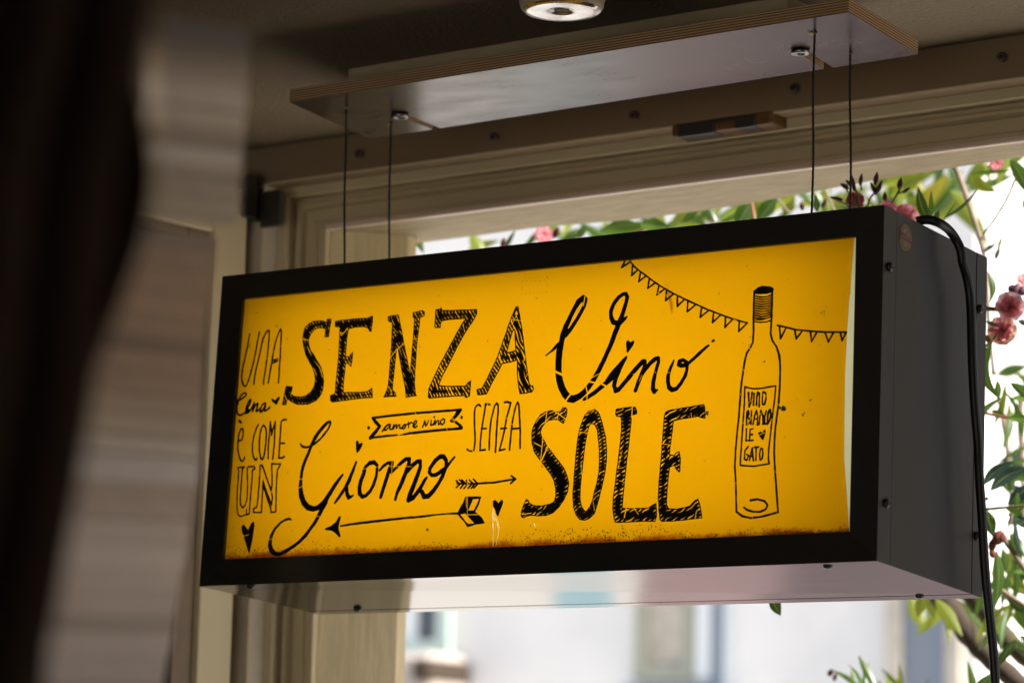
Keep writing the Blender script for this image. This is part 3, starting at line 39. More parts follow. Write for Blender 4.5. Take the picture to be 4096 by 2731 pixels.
INK=[('lettering','thin tall letters UNA',[[458,3054,19,449,2982,19,433,2878,19,412,2754,19,390,2641,19,382,2548,19,397,2474,19,423,2430,19,447,2413,19,469,2427,19,495,2488,19,525,2590,19,552,2713,19,577,2868,19,592,2981,19,605,3066,19],[581,2430,19,581,2503,19,599,2626,19,627,2749,19,648,2873,19,665,2966,19,692,3026,19,720,3066,19,748,3079,19,757,3058,19,760,2979,19,758,2865,19,755,2761,19,746,2647,19,736,2544,19,727,2483,19,730,2420,19],[798,2431,19,809,2529,19,824,2642,19,835,2735,19,847,2838,19,868,2940,19,893,3011,19,915,3061,19,928,3079,19,941,3049,19,945,2955,19,947,2851,19,951,2726,19,950,2602,19,955,2519,19,954,2426,19],[838,2701,16,914,2717,16],[845,2670,16,920,2692,16],[888,2715,16,879,2675,16]],[],[],[[821,2817,6,867,2809,6],[926,2868,6,971,2862,6],[738,2736,5,771,2729,5]],None),('lettering','handwritten word Cena',[[299,2267,9,342,2248,20,400,2260,20,462,2293,20,479,2318,20,458,2334,20,426,2328,20,390,2297,20,362,2247,20,348,2186,20,347,2134,20,364,2086,20,396,2063,20,437,2071,20,493,2099,20,530,2123,20],[482,2084,21,489,2146,21,509,2207,21,538,2246,21,551,2240,21,542,2199,21,514,2149,21,492,2115,21,501,2083,21,532,2096,21,574,2141,21,596,2181,21,609,2206,21],[609,2206,21,604,2159,21,593,2103,21],[592,2108,21,623,2169,21,653,2193,21,666,2187,21,654,2136,21,645,2100,21,662,2094,21,692,2123,21],[763,2191,21,732,2172,21,707,2122,21,707,2091,21,727,2085,21,762,2129,21,783,2184,21,780,2138,21,771,2097,21,797,2096,21,828,2115,21,848,2132,21]],[],[],[],None),('heart_drawing','small black heart after the word Cena',[],[[866,2231,894,2229,915,2207,934,2216,957,2240,986,2247,984,2223,962,2184,945,2161,925,2176,884,2204]],[],[],None),('letter','hatched serif letter S opening the word SENZA',[],[[1620,3150,1680,3142,1676,3091,1666,3025,1658,2931,1598,2933,1603,2978,1603,3030,1553,3049,1490,3049,1435,3030,1388,2984,1364,2924,1374,2851,1399,2787,1454,2732,1519,2645,1576,2569,1615,2475,1633,2392,1630,2300,1599,2230,1541,2173,1431,2137,1342,2136,1246,2148,1160,2187,1106,2221,1093,2150,1036,2151,1047,2235,1060,2306,1073,2372,1167,2361,1167,2320,1145,2280,1206,2245,1296,2229,1377,2239,1449,2281,1494,2350,1504,2421,1487,2504,1441,2589,1384,2665,1333,2741,1300,2825,1276,2910,1273,2993,1292,3064,1345,3111,1419,3137,1508,3137,1572,3127,1605,3107]],[],[[1272,2929,8,1369,2911,8]],(0.3,35.7,24.7,13.7,35)),('letter','hatched serif letter E second in SENZA',[],[[1743,3111,1812,3116,1936,3119,2061,3120,2210,3114,2247,3123,2289,3132,2289,3059,2280,2947,2254,2960,2233,2992,2169,3015,2069,3017,1952,3008,1937,2963,1933,2861,1929,2759,1930,2677,1974,2669,2003,2693,2030,2716,2032,2650,2022,2547,1995,2566,1974,2591,1937,2590,1934,2473,1926,2352,1935,2239,2035,2238,2159,2230,2282,2232,2318,2250,2347,2268,2365,2156,2264,2158,2141,2157,2017,2151,1894,2143,1782,2139,1749,2160,1744,2221,1811,2235,1813,2359,1818,2481,1824,2603,1824,2746,1820,2870,1817,3024,1806,3037,1748,3047]],[],[[1852,2939,8,1933,3010,8],[1805,2975,7,1862,2964,7]],(0.34,35.7,27.5,13.7,40)),('letter','hatched serif letter N third in SENZA',[],[[2513,3108,2583,3114,2660,3116,2696,3004,2737,2869,2778,2735,2823,2591,2859,2468,2888,2370,2887,2496,2890,2656,2895,2817,2896,3059,2873,3076,2871,3127,2929,3132,2998,3140,3032,3127,3030,3077,2973,3058,2967,2912,2952,2752,2952,2551,2951,2401,2959,2260,2977,2159,2993,2140,2849,2128,2826,2239,2788,2362,2748,2495,2711,2629,2669,2753,2659,2612,2654,2452,2646,2321,2644,2223,2689,2191,2704,2150,2528,2153,2570,2239,2580,2305,2586,2489,2589,2691,2583,2995,2576,3034,2517,3056]],[[2597,2951,2641,2897,2599,2898],[2595,2194,2644,2193,2664,2167,2628,2164]],[[2581,2608,9,2670,2708,9],[2671,2697,9,2774,2776,9],[2875,2811,6,2965,2814,6]],(0.38,35.7,30.2,13.7,35)),('letter','hatched serif letter Z fourth in SENZA',[],[[3191,3139,3260,3136,3267,3156,3279,3122,3411,3109,3531,3105,3650,3098,3768,3092,3772,3040,3741,2983,3676,2898,3611,2809,3558,2723,3495,2613,3422,2479,3348,2354,3297,2238,3417,2220,3536,2215,3672,2206,3705,2241,3745,2260,3745,2179,3740,2086,3688,2069,3669,2095,3545,2098,3367,2100,3176,2097,3160,2118,3162,2207,3208,2304,3271,2429,3334,2545,3408,2669,3482,2793,3546,2898,3621,3002,3515,3001,3383,3003,3288,2996,3269,2960,3270,2919,3204,2922,3187,2941,3193,3026]],[],[],(0.5,38.5,44.0,16.5,30)),('letter','hatched serif letter A closing the word SENZA',[],[[4308,3077,4336,3080,4367,2974,4406,2823,4439,2663,4473,2503,4506,2354,4545,2185,4565,2150,4599,2148,4608,2108,4592,2080,4524,2070,4427,2068,4403,2166,4377,2294,4366,2457,4258,2440,4165,2432,4114,2342,4051,2238,4010,2162,3973,2095,3851,2091,3835,2154,3904,2164,3946,2235,4008,2349,4070,2463,4110,2559,4149,2674,4193,2789,4227,2896,4267,2991]],[[4265,2754,4290,2822,4312,2805,4327,2671,4339,2572,4273,2557,4213,2556,4238,2638],[4320,3058,4348,2985,4291,2979,4300,3018]],[[4236,2939,7,4400,2912,7],[4454,2436,6,4484,2512,6],[4263,2873,6,4336,3006,6],[4490,2248,6,4532,2303,6]],(0.58,38.5,49.5,16.5,30)),('lettering','bold handwritten capital V of Vino',[[4754,2485,9,4837,2538,27,4912,2600,44],[4950,2622,66,4973,2718,77,5001,2803,66,5052,2907,53,5102,3000,55,5154,3074,68,5214,3113,63,5242,3087,55,5231,3019,46,5185,2935,44,5123,2843,44,5061,2760,48,4997,2696,55],[4950,2622,66,4933,2536,83,4926,2419,79,4931,2302,79,4949,2195,83,4989,2095,82,5039,2024,82,5092,1973,85,5144,1960,82,5221,1984,71,5285,2028,66,5349,2091,60,5411,2173,60,5461,2256,57,5511,2349,55,5561,2452,52,5611,2554,55,5649,2657,60,5683,2741,60,5712,2816,55,5746,2900,49,5779,3004,46,5792,3071,46,5773,3111,39,5734,3109,39,5680,3080,44,5618,3007,46,5584,2923,46,5593,2855,49,5624,2799,55,5675,2782,55,5725,2786,44,5772,2826,38,5799,2848,17]],[],[],[[4874,2299,24,4991,2244,24],[5038,1937,19,5107,2015,19],[5235,3141,10,5217,3016,10],[5334,2148,16,5430,2130,16],[5306,2094,12,5330,2025,12,5330,1933,12],[5387,2191,7,5483,2231,7]],None),('heart_drawing','black heart dotting the i of Vino',[],[[5809,2559,5825,2575,5848,2560,5860,2545,5886,2564,5908,2563,5907,2542,5879,2501,5833,2442,5821,2457,5819,2491,5809,2520]],[],[],None),('lettering','bold handwritten letters ino of Vino',[[5285,1946,26,5334,1967,44,5420,2014,46,5506,2071,50,5570,2115,54,5632,2178,82,5695,2240,92,5742,2295,71,5783,2349,49,5814,2387,33],[5712,2239,82,5689,2155,54,5677,2079,49,5699,2020,49,5740,2032,49,5803,2095,46,5865,2162,52,5927,2225,52,5979,2278,52,6031,2322,52,6059,2330,39,6065,2306,39,6052,2245,43,6018,2171,45,5989,2096,48,5956,2008,43],[6028,2180,43,6069,2234,45,6131,2301,48,6193,2344,47,6231,2351,39,6237,2308,39,6220,2252,39,6198,2168,43,6180,2084,47,6179,2017,50,6200,1978,50,6239,1995,17],[6431,2313,15,6414,2272,28,6385,2212,38,6367,2147,43,6368,2081,45,6384,2014,49,6424,1981,47,6482,1993,43,6538,2055,41,6583,2128,39,6601,2188,35,6604,2244,34,6591,2283,36,6547,2307,39,6504,2294,45,6495,2261,45,6528,2245,45,6577,2248,43,6613,2263,34,6681,2310,36,6763,2375,36,6825,2422,32,6861,2445,21],[6909,2489,21,6924,2496,24]],[],[],[[5509,2113,17,5585,2073,17],[5330,2025,11,5329,1934,11],[6349,2182,5,6392,2177,5],[6179,2212,5,6213,2181,5],[5907,2193,4,5940,2197,4],[5999,2105,4,6028,2175,4]],None),('lettering','thin tall letters of the small word SENZA',[[3901,1958,19,3882,1978,19,3853,1973,19,3826,1942,19,3821,1889,19,3828,1790,19,3838,1691,19,3848,1632,19,3853,1563,19,3849,1495,19,3843,1456,19],[3749,1471,18,3779,1452,18,3815,1446,18],[3975,1982,19,3964,1939,19,3959,1880,19,3947,1803,19,3937,1705,19,3930,1627,19,3927,1540,19,3929,1452,19],[3964,1978,19,4029,1969,19],[3931,1698,19,3995,1696,19],[3926,1447,19,3998,1453,19],[4199,1684,19,4272,1684,19],[4353,1672,19,4442,1674,19],[4053,1450,19,4050,1552,19,4049,1679,19,4058,1796,19,4076,1873,19,4094,1951,19,4121,1978,19,4140,1957,19,4146,1869,19,4142,1752,19,4140,1625,19,4142,1499,19,4140,1419,19],[4225,1983,19,4265,1984,19,4312,1971,19,4294,1899,19,4266,1803,19,4251,1687,19,4225,1552,19,4193,1433,19,4267,1445,19],[4331,1432,19,4336,1537,19,4340,1643,19,4350,1759,19,4366,1856,19,4384,1933,19,4404,1972,19,4424,1940,19,4435,1851,19,4448,1754,19,4464,1626,19,4466,1529,19,4474,1442,19]],[],[],[[3987,1987,6,4001,1956,6],[4254,1804,6,4291,1782,6],[4334,1731,6,4364,1715,6]],None),('ribbon_drawing','outlined ribbon banner with forked ends',[[2382,1914,25,2598,1923,25,2997,1934,25,3319,1934,25,3633,1935,25],[2364,1679,23,2617,1690,23,2738,1691,18,2768,1691,6],[2787,1688,5,2859,1695,18,2978,1703,27,3336,1715,27,3655,1717,27],[2382,1914,25,2433,1863,39,2494,1809,39,2453,1756,43,2374,1683,48],[2335,1802,34,2340,1799,34],[3648,1848,29,3649,1840,29]],[[3626,1948,3580,1933,3549,1876,3488,1818,3501,1802,3555,1794,3630,1738,3673,1713,3671,1731,3640,1762,3565,1811,3535,1817,3596,1873,3648,1934]],[],[[2989,1949,6,3004,1918,6],[3447,1734,6,3461,1698,6],[3498,1839,6,3555,1796,6],[3516,1848,6,3566,1806,6]],None),('lettering','small cursive words amore vino inside the ribbon',[[2537,1744,15,2559,1777,15,2581,1804,15,2612,1824,15,2640,1824,15,2607,1812,15,2573,1784,15,2569,1761,15,2593,1758,15,2627,1791,15,2649,1820,15,2641,1775,15,2654,1760,15,2684,1768,15,2698,1817,15,2693,1767,15,2723,1810,15,2738,1815,15,2738,1770,15,2765,1808,15,2783,1810,15,2783,1772,15,2805,1766,15],[2850,1808,15,2825,1790,15,2819,1765,15,2842,1759,15,2866,1782,15,2856,1808,15,2892,1806,15,2908,1830,15,2911,1770,15],[2910,1805,15,2939,1828,15,2957,1822,15],[2972,1786,15,3012,1809,15,3022,1838,15,2998,1844,15,2976,1811,15,2979,1776,15,3004,1764,15,3030,1780,15],[3108,1761,15,3124,1802,15,3136,1833,15,3146,1803,15,3149,1781,15,3159,1778,15,3174,1801,15,3186,1836,15],[3225,1834,15,3220,1786,15,3226,1778,15,3245,1787,15],[3257,1782,15,3279,1832,15,3281,1785,15,3310,1826,15,3330,1825,15,3329,1780,15,3348,1789,15],[3386,1841,15,3357,1823,15,3356,1788,15,3385,1777,15,3413,1800,15,3412,1834,15,3386,1844,15],[3263,1873,17,3266,1868,17]],[],[],[],None),('lettering','large handwritten capital G with a long looped tail',[[1352,1664,17,1380,1632,21,1438,1617,23,1501,1626,23,1573,1662,25,1644,1709,25,1701,1767,25,1753,1825,25,1776,1884,25,1770,1910,23,1728,1897,35,1681,1859,42,1612,1792,46,1556,1714,46,1512,1635,39,1477,1536,39,1429,1437,42,1400,1337,39,1397,1236,39,1396,1135,58,1420,1043,67,1465,960,71,1527,902,69,1604,879,60,1677,891,57,1748,938,63,1804,1005,57,1860,1083,52,1915,1161,46,1971,1228,34,2005,1262,27],[1784,956,63,1741,878,57,1698,800,48,1643,712,46,1587,644,39,1519,566,44,1437,499,39,1342,442,39,1245,396,44,1160,363,42,1083,371,52,1029,413,64,1004,475,58,1005,535,46,1024,605,39,1068,674,30,1139,737,25,1211,769,25,1268,777,25,1294,766,17]],[],[],[[1364,1248,8,1421,1242,8],[1368,1136,8,1429,1159,8],[1661,791,7,1718,784,7],[979,541,7,1035,554,7]],None),('lettering','bold handwritten letters iorno',[[1921,940,27,1989,1017,39,2056,1104,46,2109,1202,48,2150,1300,37,2191,1403,27],[2080,1103,41,2085,1043,46,2114,991,48,2162,1004,27,2180,1016,18],[2298,1297,23,2331,1341,41,2388,1383,46,2449,1389,46,2495,1352,39,2499,1292,34,2493,1223,39,2464,1125,41,2416,1048,41,2359,1000,41,2310,993,46,2270,1034,51,2262,1104,51,2276,1184,51,2313,1262,51,2333,1310,23],[2536,1290,25,2587,1338,36,2645,1369,36,2693,1372,34,2680,1313,45,2656,1235,48,2627,1137,48,2598,1049,45,2577,976,41],[2723,1380,16,2710,1311,34,2708,1257,29,2759,1299,32,2827,1355,41,2896,1401,45,2950,1403,41,2948,1349,51,2919,1261,56,2878,1164,52,2837,1077,50,2801,1000,38,2788,942,36],[2935,1258,45,2996,1324,50,3064,1365,50,3106,1367,41,3111,1298,45,3077,1201,54,3037,1095,56,2992,989,62,2978,930,68,3037,947,51,3092,1004,51,3146,1080,45,3188,1147,40,3210,1170,31],[3157,1010,51,3191,955,56,3250,957,56,3317,1013,52,3382,1098,45,3434,1184,45,3475,1280,45,3469,1359,45,3430,1405,49,3382,1407,52,3315,1362,49,3249,1281,43,3241,1233,40,3280,1196,38,3339,1198,45,3407,1234,49,3475,1275,38,3529,1336,29,3582,1390,20]],[],[],[[2705,1381,6,2712,1252,6],[2636,1333,5,2987,1311,5],[2277,1318,5,2351,1318,5],[2466,1332,5,2521,1329,5]],None),('heart_drawing','narrow black heart above Giorno',[],[[2171,1645,2188,1654,2206,1633,2205,1602,2234,1621,2261,1619,2255,1590,2223,1536,2194,1516,2180,1559,2171,1609]],[],[],None),('lettering','thin tall letters è COME',[[399,1998,24,427,1973,24],[413,1752,19,460,1760,19,472,1816,19,471,1878,19,453,1902,19,429,1891,19,408,1830,19,402,1737,19,408,1654,19,432,1581,19,464,1517,19,492,1500,19,513,1520,19,523,1547,19],[694,1932,19,663,1877,19,638,1796,19,627,1704,19,634,1611,19,655,1548,19,685,1508,19,704,1510,19,711,1525,19],[774,1924,20,810,1889,20,829,1816,20,830,1713,20,824,1601,20,811,1530,20,794,1505,20,766,1532,20,741,1616,20,729,1719,20,732,1822,20,751,1898,20,774,1924,20],[883,1516,19,872,1629,19,873,1762,19,876,1865,19,874,1957,19,895,1874,19,909,1791,19,921,1862,19,949,1953,19,951,1850,19,959,1706,19,956,1594,19,952,1502,19],[1114,1966,20,1071,1971,20,1039,1948,20,1037,1897,20,1039,1804,20,1039,1692,20,1041,1600,20,1043,1513,20,1094,1510,20,1122,1524,20],[1039,1688,20,1110,1686,20]],[],[],[],None),('lettering','outlined serif letters UN',[[427,1427,16,530,1432,16,501,1402,16,502,1320,16,503,1177,16,501,1064,16,512,982,16,551,939,16,587,968,16,606,1039,16,604,1162,16,587,1316,16,574,1419,16,601,1433,16,679,1429,16,694,1403,16,657,1384,16,660,1292,16,658,1128,16,656,986,16,658,863,16,617,855,16,611,916,16],[617,857,16,529,836,16,488,860,16,464,943,16,450,1117,16,449,1271,16,451,1384,16,427,1427,16],[768,1440,18,774,1307,18,774,1164,18,773,1042,17,763,940,17,714,917,17,724,876,17,840,871,17,837,998,17,834,1141,17,831,1248,17,871,1159,17,933,1045,17,985,956,17,990,1042,17,973,1094,17],[768,1440,18,801,1433,18,839,1365,18,902,1239,17,963,1125,17,970,1195,17,960,1298,17,940,1452,17,1011,1443,17,1075,1440,17,1059,1405,17,1036,1375,17,1034,1253,17,1040,1090,17,1057,872,17,987,865,17,977,911,17,923,1015,17,835,1202,17]],[],[],[],None),('heart_drawing','large narrow black heart below UN',[],[[560,714,577,732,611,712,641,676,659,660,682,710,710,754,735,758,747,727,737,606,722,495,699,395,668,456,628,539,603,601,573,643]],[],[[596,601,7,672,613,7]],None),('arrow_drawing','long arrow pointing left with block feathers',[[2025,661,17,2202,679,23,2505,697,25,3044,724,22],[3042,719,22,3255,730,22,3408,742,8,3643,747,11,3701,747,13],[3362,732,4,3526,738,4,3691,731,7]],[[1805,640,1883,662,1953,709,1997,772,2020,771,1998,697,1997,628,2032,542,2017,535,1964,584,1899,617,1812,627],[3677,758,3740,857,3770,924,3864,920,3978,915,3952,829,3905,748,3948,722,3808,723,3878,716,3966,707,4009,671,4048,617,3933,607,3818,584,3761,653,3673,734]],[[3871,895,3958,898,3928,830,3892,763,3811,767,3846,843],[3703,728,3778,737,3834,688,3909,618,3828,611,3778,652]],[[3776,929,6,3785,807,6],[3795,928,6,3806,723,6],[3803,719,7,3954,716,7]],None),('heart_drawing','black heart right of the block feathered arrow',[],[[4149,859,4174,867,4205,846,4224,822,4250,859,4272,863,4280,838,4251,758,4227,693,4208,707,4188,760,4155,810]],[],[],None),('arrow_drawing','small arrow pointing right with line feathers',[[3923,1070,19,4027,1072,19,4155,1071,19,4315,1087,19,4428,1098,19],[4374,1136,19,4438,1096,19,4371,1051,19],[3636,1084,16,3923,1067,16],[3625,1116,17,3677,1079,17],[3665,1126,17,3730,1077,17],[3700,1122,17,3765,1075,17],[3766,1114,17,3789,1074,17],[3806,1117,17,3859,1073,17],[3859,1124,17,3923,1067,17],[3633,1039,17,3678,1074,17],[3691,1027,17,3731,1072,17],[3738,1021,17,3778,1065,17],[3796,1022,17,3836,1062,17],[3839,1020,17,3877,1060,17],[3874,1021,17,3924,1063,17]],[],[],[[3777,1128,6,3785,1011,6]],None),('letter','hatched letter S opening the word SOLE',[],[[4989,1828,5014,1870,5054,1870,5078,1842,5071,1780,5051,1733,5037,1695,5008,1707,4966,1738,4909,1748,4842,1741,4787,1710,4745,1655,4735,1607,4757,1557,4807,1487,4850,1427,4911,1366,4983,1286,5068,1195,5118,1107,5149,1010,5140,925,5101,841,5039,758,4965,695,4876,668,4764,667,4667,679,4611,671,4572,652,4537,674,4538,732,4563,798,4593,859,4622,848,4641,814,4700,784,4813,777,4913,792,4968,818,4984,884,4976,961,4953,1048,4903,1127,4831,1207,4758,1288,4684,1369,4653,1418,4630,1497,4618,1594,4630,1671,4671,1746,4724,1811,4790,1840,4869,1850,4938,1831]],[],[[4807,1849,10,4796,1714,10],[4966,1825,8,4949,1744,8],[4891,1851,10,5062,1742,10],[4771,1552,9,4758,1288,9],[4847,1448,16,4761,1273,16],[4659,1495,8,4764,1446,8],[4552,693,8,4671,702,8]],(0.34,41.2,33.0,13.7,-55)),('letter','tall hatched letter O second in SOLE',[],[[5431,1830,5489,1793,5533,1705,5566,1607,5600,1501,5622,1366,5627,1233,5612,1101,5591,989,5565,877,5538,765,5506,662,5448,613,5383,592,5316,604,5262,663,5224,750,5208,874,5211,1017,5215,1159,5222,1331,5230,1464,5245,1587,5273,1682,5312,1766,5354,1811]],[[5407,1674,5452,1657,5483,1602,5507,1487,5525,1372,5535,1238,5534,1124,5518,1011,5487,890,5470,806,5441,741,5399,688,5371,696,5330,746,5308,822,5302,927,5306,1041,5315,1173,5323,1306,5333,1420,5349,1534,5366,1609,5380,1656]],[[5245,1583,7,5363,1569,7],[5349,1797,5,5431,1837,5],[5294,1241,5,5314,1097,5],[5475,805,5,5504,700,5]],(0.36,38.5,30.2,13.7,-60)),('letter','hatched letter L third in SOLE',[],[[5720,1812,5807,1821,5917,1824,5966,1819,5987,1772,5987,1746,5922,1734,5921,1644,5911,1530,5903,1389,5889,1239,5880,1107,5872,976,5863,845,5860,704,5980,697,6110,693,6196,694,6248,724,6290,743,6296,676,6303,601,6285,541,6161,551,5988,551,5836,550,5781,557,5756,614,5737,719,5738,831,5752,963,5765,1113,5779,1263,5792,1414,5800,1565,5793,1680,5785,1723,5730,1733,5715,1756]],[],[[5927,1828,10,5925,1705,10],[5912,706,12,5893,604,12],[5823,1346,5,5780,1150,5,5856,1155,5],[6012,702,6,6070,629,6],[5804,1012,5,5876,990,5]],(0.42,41.2,35.7,13.7,-60)),('letter','hatched letter E closing the word SOLE',[],[[6342,1694,6356,1740,6398,1757,6515,1768,6675,1782,6834,1797,6849,1757,6858,1645,6809,1652,6766,1673,6681,1660,6575,1657,6458,1636,6453,1528,6438,1397,6429,1267,6489,1252,6509,1281,6551,1293,6570,1222,6572,1082,6557,1073,6523,1103,6499,1151,6442,1131,6430,1052,6425,940,6420,819,6423,717,6449,674,6541,667,6636,675,6720,695,6770,748,6811,763,6835,717,6854,643,6872,559,6790,553,6685,546,6526,538,6376,540,6348,562,6329,656,6315,787,6312,945,6319,1104,6329,1272,6333,1460,6339,1610]],[],[[6320,1394,6,6439,1374,6],[6802,640,7,6782,540,7],[6679,1711,5,6687,1659,5]],(0.42,41.2,35.7,13.7,-60)),('bunting_drawing','string of small pennants sagging from the top to the bottle',[[5800,3486,15,5860,3414,15,5961,3338,15,6075,3256,15,6203,3167,15,6386,3061,15,6594,2958,15,6813,2854,15,7004,2773,15,7179,2706,15,7332,2659,15],[5738,3488,18,5698,3416,18,5801,3467,18],[5839,3422,18,5835,3313,18,5904,3367,18],[5947,3333,18,5932,3235,18,6012,3285,18],[6065,3245,18,6053,3149,18,6140,3200,18],[6194,3161,18,6174,3067,18,6260,3117,18],[6295,3099,18,6290,2991,18,6379,3050,18],[6438,3021,18,6442,2913,18,6519,2976,18],[6574,2956,18,6573,2843,17,6670,2909,17],[6752,2870,17,6741,2768,17,6841,2834,17],[6907,2805,17,6898,2696,17,6991,2768,17],[7058,2745,17,7057,2631,17,7139,2704,17],[7233,2673,17,7231,2571,17,7332,2659,17]],[],[],[[6166,3094,7,6208,3076,7],[6280,3052,7,6319,3043,7],[7159,2714,7,7200,2690,7]],None),('bunting_drawing','short string of pennants right of the bottle',[[7704,2604,16,7798,2577,16,7916,2541,16,8109,2510,16,8288,2485,16,8535,2466,16],[7730,2597,17,7748,2452,17,7809,2564,17],[7918,2544,17,7939,2438,17,8006,2514,17],[8109,2506,17,8126,2395,17,8186,2495,17],[8282,2482,17,8328,2378,17,8384,2471,17],[8466,2464,17,8492,2380,17,8536,2463,17]],[],[],[],None),('bottle_drawing','outlined wine bottle with a ringed black cap',[[7402,3006,20,7404,2871,20,7407,2694,20,7415,2565,20,7411,2437,20,7378,2375,20,7341,2325,20,7319,2233,20,7305,2117,20,7290,2002,20,7286,1862,20,7278,1712,20],[7287,1966,19,7282,1825,19,7276,1647,19,7263,1469,19,7253,1279,19,7252,1089,19,7271,924,19,7292,608,19,7370,554,19,7470,531,19,7597,539,19,7772,574,19],[7625,2982,19,7628,2853,19,7629,2677,18,7626,2514,18,7649,2442,18,7704,2368,18,7733,2285,18,7754,2191,18],[7720,2332,19,7746,2266,19,7758,2138,19,7762,1947,19,7756,1757,19,7741,1619,19,7724,1443,19,7723,1216,19,7746,1001,19,7778,749,19,7799,580,19],[7407,2949,13,7497,2928,13,7569,2929,13,7624,2948,13],[7408,2923,13,7498,2901,13,7570,2902,13,7625,2921,13],[7410,2896,13,7499,2875,13,7571,2876,13,7626,2895,13],[7411,2870,13,7501,2848,13,7572,2850,13,7627,2868,13],[7412,2843,13,7502,2822,13,7573,2823,13,7629,2842,13],[7413,2817,13,7503,2795,13,7575,2797,13,7630,2816,13],[7414,2790,13,7504,2769,13,7576,2770,13,7631,2789,13],[7415,2764,13,7505,2742,13,7577,2744,13,7632,2763,13],[7417,2737,13,7506,2716,13,7578,2717,13,7633,2736,13],[7418,2711,13,7508,2690,13,7579,2691,13,7634,2710,13],[7416,2686,12,7508,2681,12,7547,2686,12],[7417,2666,12,7509,2651,12,7574,2653,12,7623,2666,12],[7461,722,23,7546,729,19,7632,706,19,7669,661,19,7650,618,19,7581,593,19,7495,599,19,7423,621,19,7382,648,19]],[[7396,3001,7440,3038,7505,3048,7597,3037,7640,3010,7635,2983,7561,2966,7482,2968,7416,2978]],[],[[7365,2382,7,7392,2362,7],[7283,2160,7,7324,2133,7],[7284,1868,7,7289,1891,7],[7260,914,6,7288,920,6],[7724,1028,6,7760,1007,6],[7491,537,6,7499,511,6],[7742,1745,6,7778,1731,6]],None),('label_drawing','bottle label lettered VINO BIANCO LE GATO',[[7334,1956,15,7435,1930,15,7521,1927,15,7713,1944,15,7705,1799,15,7685,1597,15,7671,1421,15,7657,1258,15,7658,1144,15,7671,1112,15],[7316,1105,15,7488,1087,15,7671,1106,15],[7334,1956,15,7337,1783,15,7330,1567,15,7322,1339,15,7316,1105,15],[7383,1889,20,7391,1806,20,7398,1735,20,7420,1804,20,7426,1890,20],[7452,1878,16,7448,1751,16],[7486,1749,16,7487,1838,16,7494,1888,16,7517,1872,16,7520,1731,16],[7559,1888,16,7592,1876,16,7600,1818,16,7586,1749,16,7560,1750,16,7554,1821,16,7560,1884,16],[7375,1686,17,7372,1616,17,7374,1539,17,7409,1563,17,7407,1603,17,7381,1622,17,7398,1655,17,7392,1693,17,7375,1686,17],[7429,1689,16,7427,1543,16],[7453,1541,15,7470,1635,15,7489,1691,15,7506,1633,15,7507,1531,15],[7465,1597,11,7505,1598,11],[7527,1537,16,7534,1631,16,7543,1688,16,7570,1629,16,7574,1534,16],[7609,1678,15,7592,1615,15,7595,1536,15,7619,1540,15],[7646,1686,20,7628,1626,20,7632,1537,20,7656,1573,20,7668,1636,20,7657,1687,20],[7376,1495,15,7375,1368,15,7411,1370,15],[7420,1488,15,7418,1365,15,7461,1369,15],[7420,1488,14,7455,1494,14],[7422,1429,14,7453,1433,14],[7407,1303,15,7368,1260,15,7365,1172,15,7395,1155,15,7414,1205,15,7389,1219,15],[7428,1154,15,7445,1244,15,7455,1284,15,7475,1147,15],[7433,1196,12,7468,1198,12],[7478,1292,15,7531,1292,15],[7504,1291,15,7506,1152,15],[7560,1275,15,7547,1213,15,7559,1147,15,7581,1161,15,7589,1223,15,7579,1272,15,7560,1275,15]],[[7521,1442,7549,1456,7571,1437,7591,1470,7606,1469,7603,1431,7582,1365,7552,1396]],[],[[7357,1757,6,7440,1815,6],[7553,1859,6,7625,1829,6],[7368,1527,6,7449,1637,6],[7266,1565,6,7366,1565,6],[7506,1633,6,7589,1679,6],[7639,1524,6,7686,1584,6],[7537,1422,6,7600,1444,6]],None)]
FILM=[(0.8596,0.3544),(0.8592,0.3492),(0.8575,0.3139),(0.8567,0.2871),(0.8559,0.285),(0.8545,0.2497),(0.8537,0.2018),(0.8546,0.1539),(0.8559,0.1115),(0.8576,0.0971),(0.8614,0.0656),(0.864,0.0418),(0.8651,0.0276)]
DRIPS=[[4150,777,13,4166,704,34,4176,646,38,4204,654,32,4224,625,25,4246,547,19,4240,470,17,4227,413,13,4219,361,8],[4164,617,13,4170,531,13,4176,444,11,4181,357,9],[4716,586,13,4736,547,8]]
SPECKS=[(331,3378,7),(552,3313,8),(853,3121,12),(1031,2951,8),(1676,2768,7),(473,2907,12),(274,2937,8),(1513,2030,5),(1944,1969,5),(2388,2446,7),(909,2414,6),(404,2160,5),(864,2252,8),(1347,2270,4),(586,1843,4),(1188,1331,5),(1477,1152,4),(1273,687,5),(1322,634,6),(433,705,6),(1655,1552,7),(2182,1487,6),(1630,1766,7),(2127,742,5),(2000,718,6),(3222,3298,7),(3711,3201,3),(3944,2705,8),(2994,2722,9),(4578,3155,7),(3058,2841,3),(4628,2917,3),(4272,2454,7),(2927,1723,6),(3265,571,13),(4782,1222,6),(4583,3156,7),(5725,2065,6),(5568,1914,5),(4625,2916,3),(4777,1222,7),(6880,1695,12),(6873,1183,7),(6148,1744,5),(6502,1789,5),(4601,1707,3),(4530,1860,3),(6961,3014,8),(8247,2693,14),(7302,3293,6),(7371,2499,7),(7288,2440,6),(7362,2412,6),(7566,2222,8),(8289,2759,5),(8229,2342,7),(7815,1691,20),(6882,1702,12),(7011,3188,4),(6375,3095,6),(6148,1746,5),(8048,1608,7),(7053,2873,4),(8134,1766,10),(7814,1691,19),(8053,1610,14),(6874,1693,13),(7844,1380,6),(7976,1776,4),(7564,2220,9)]
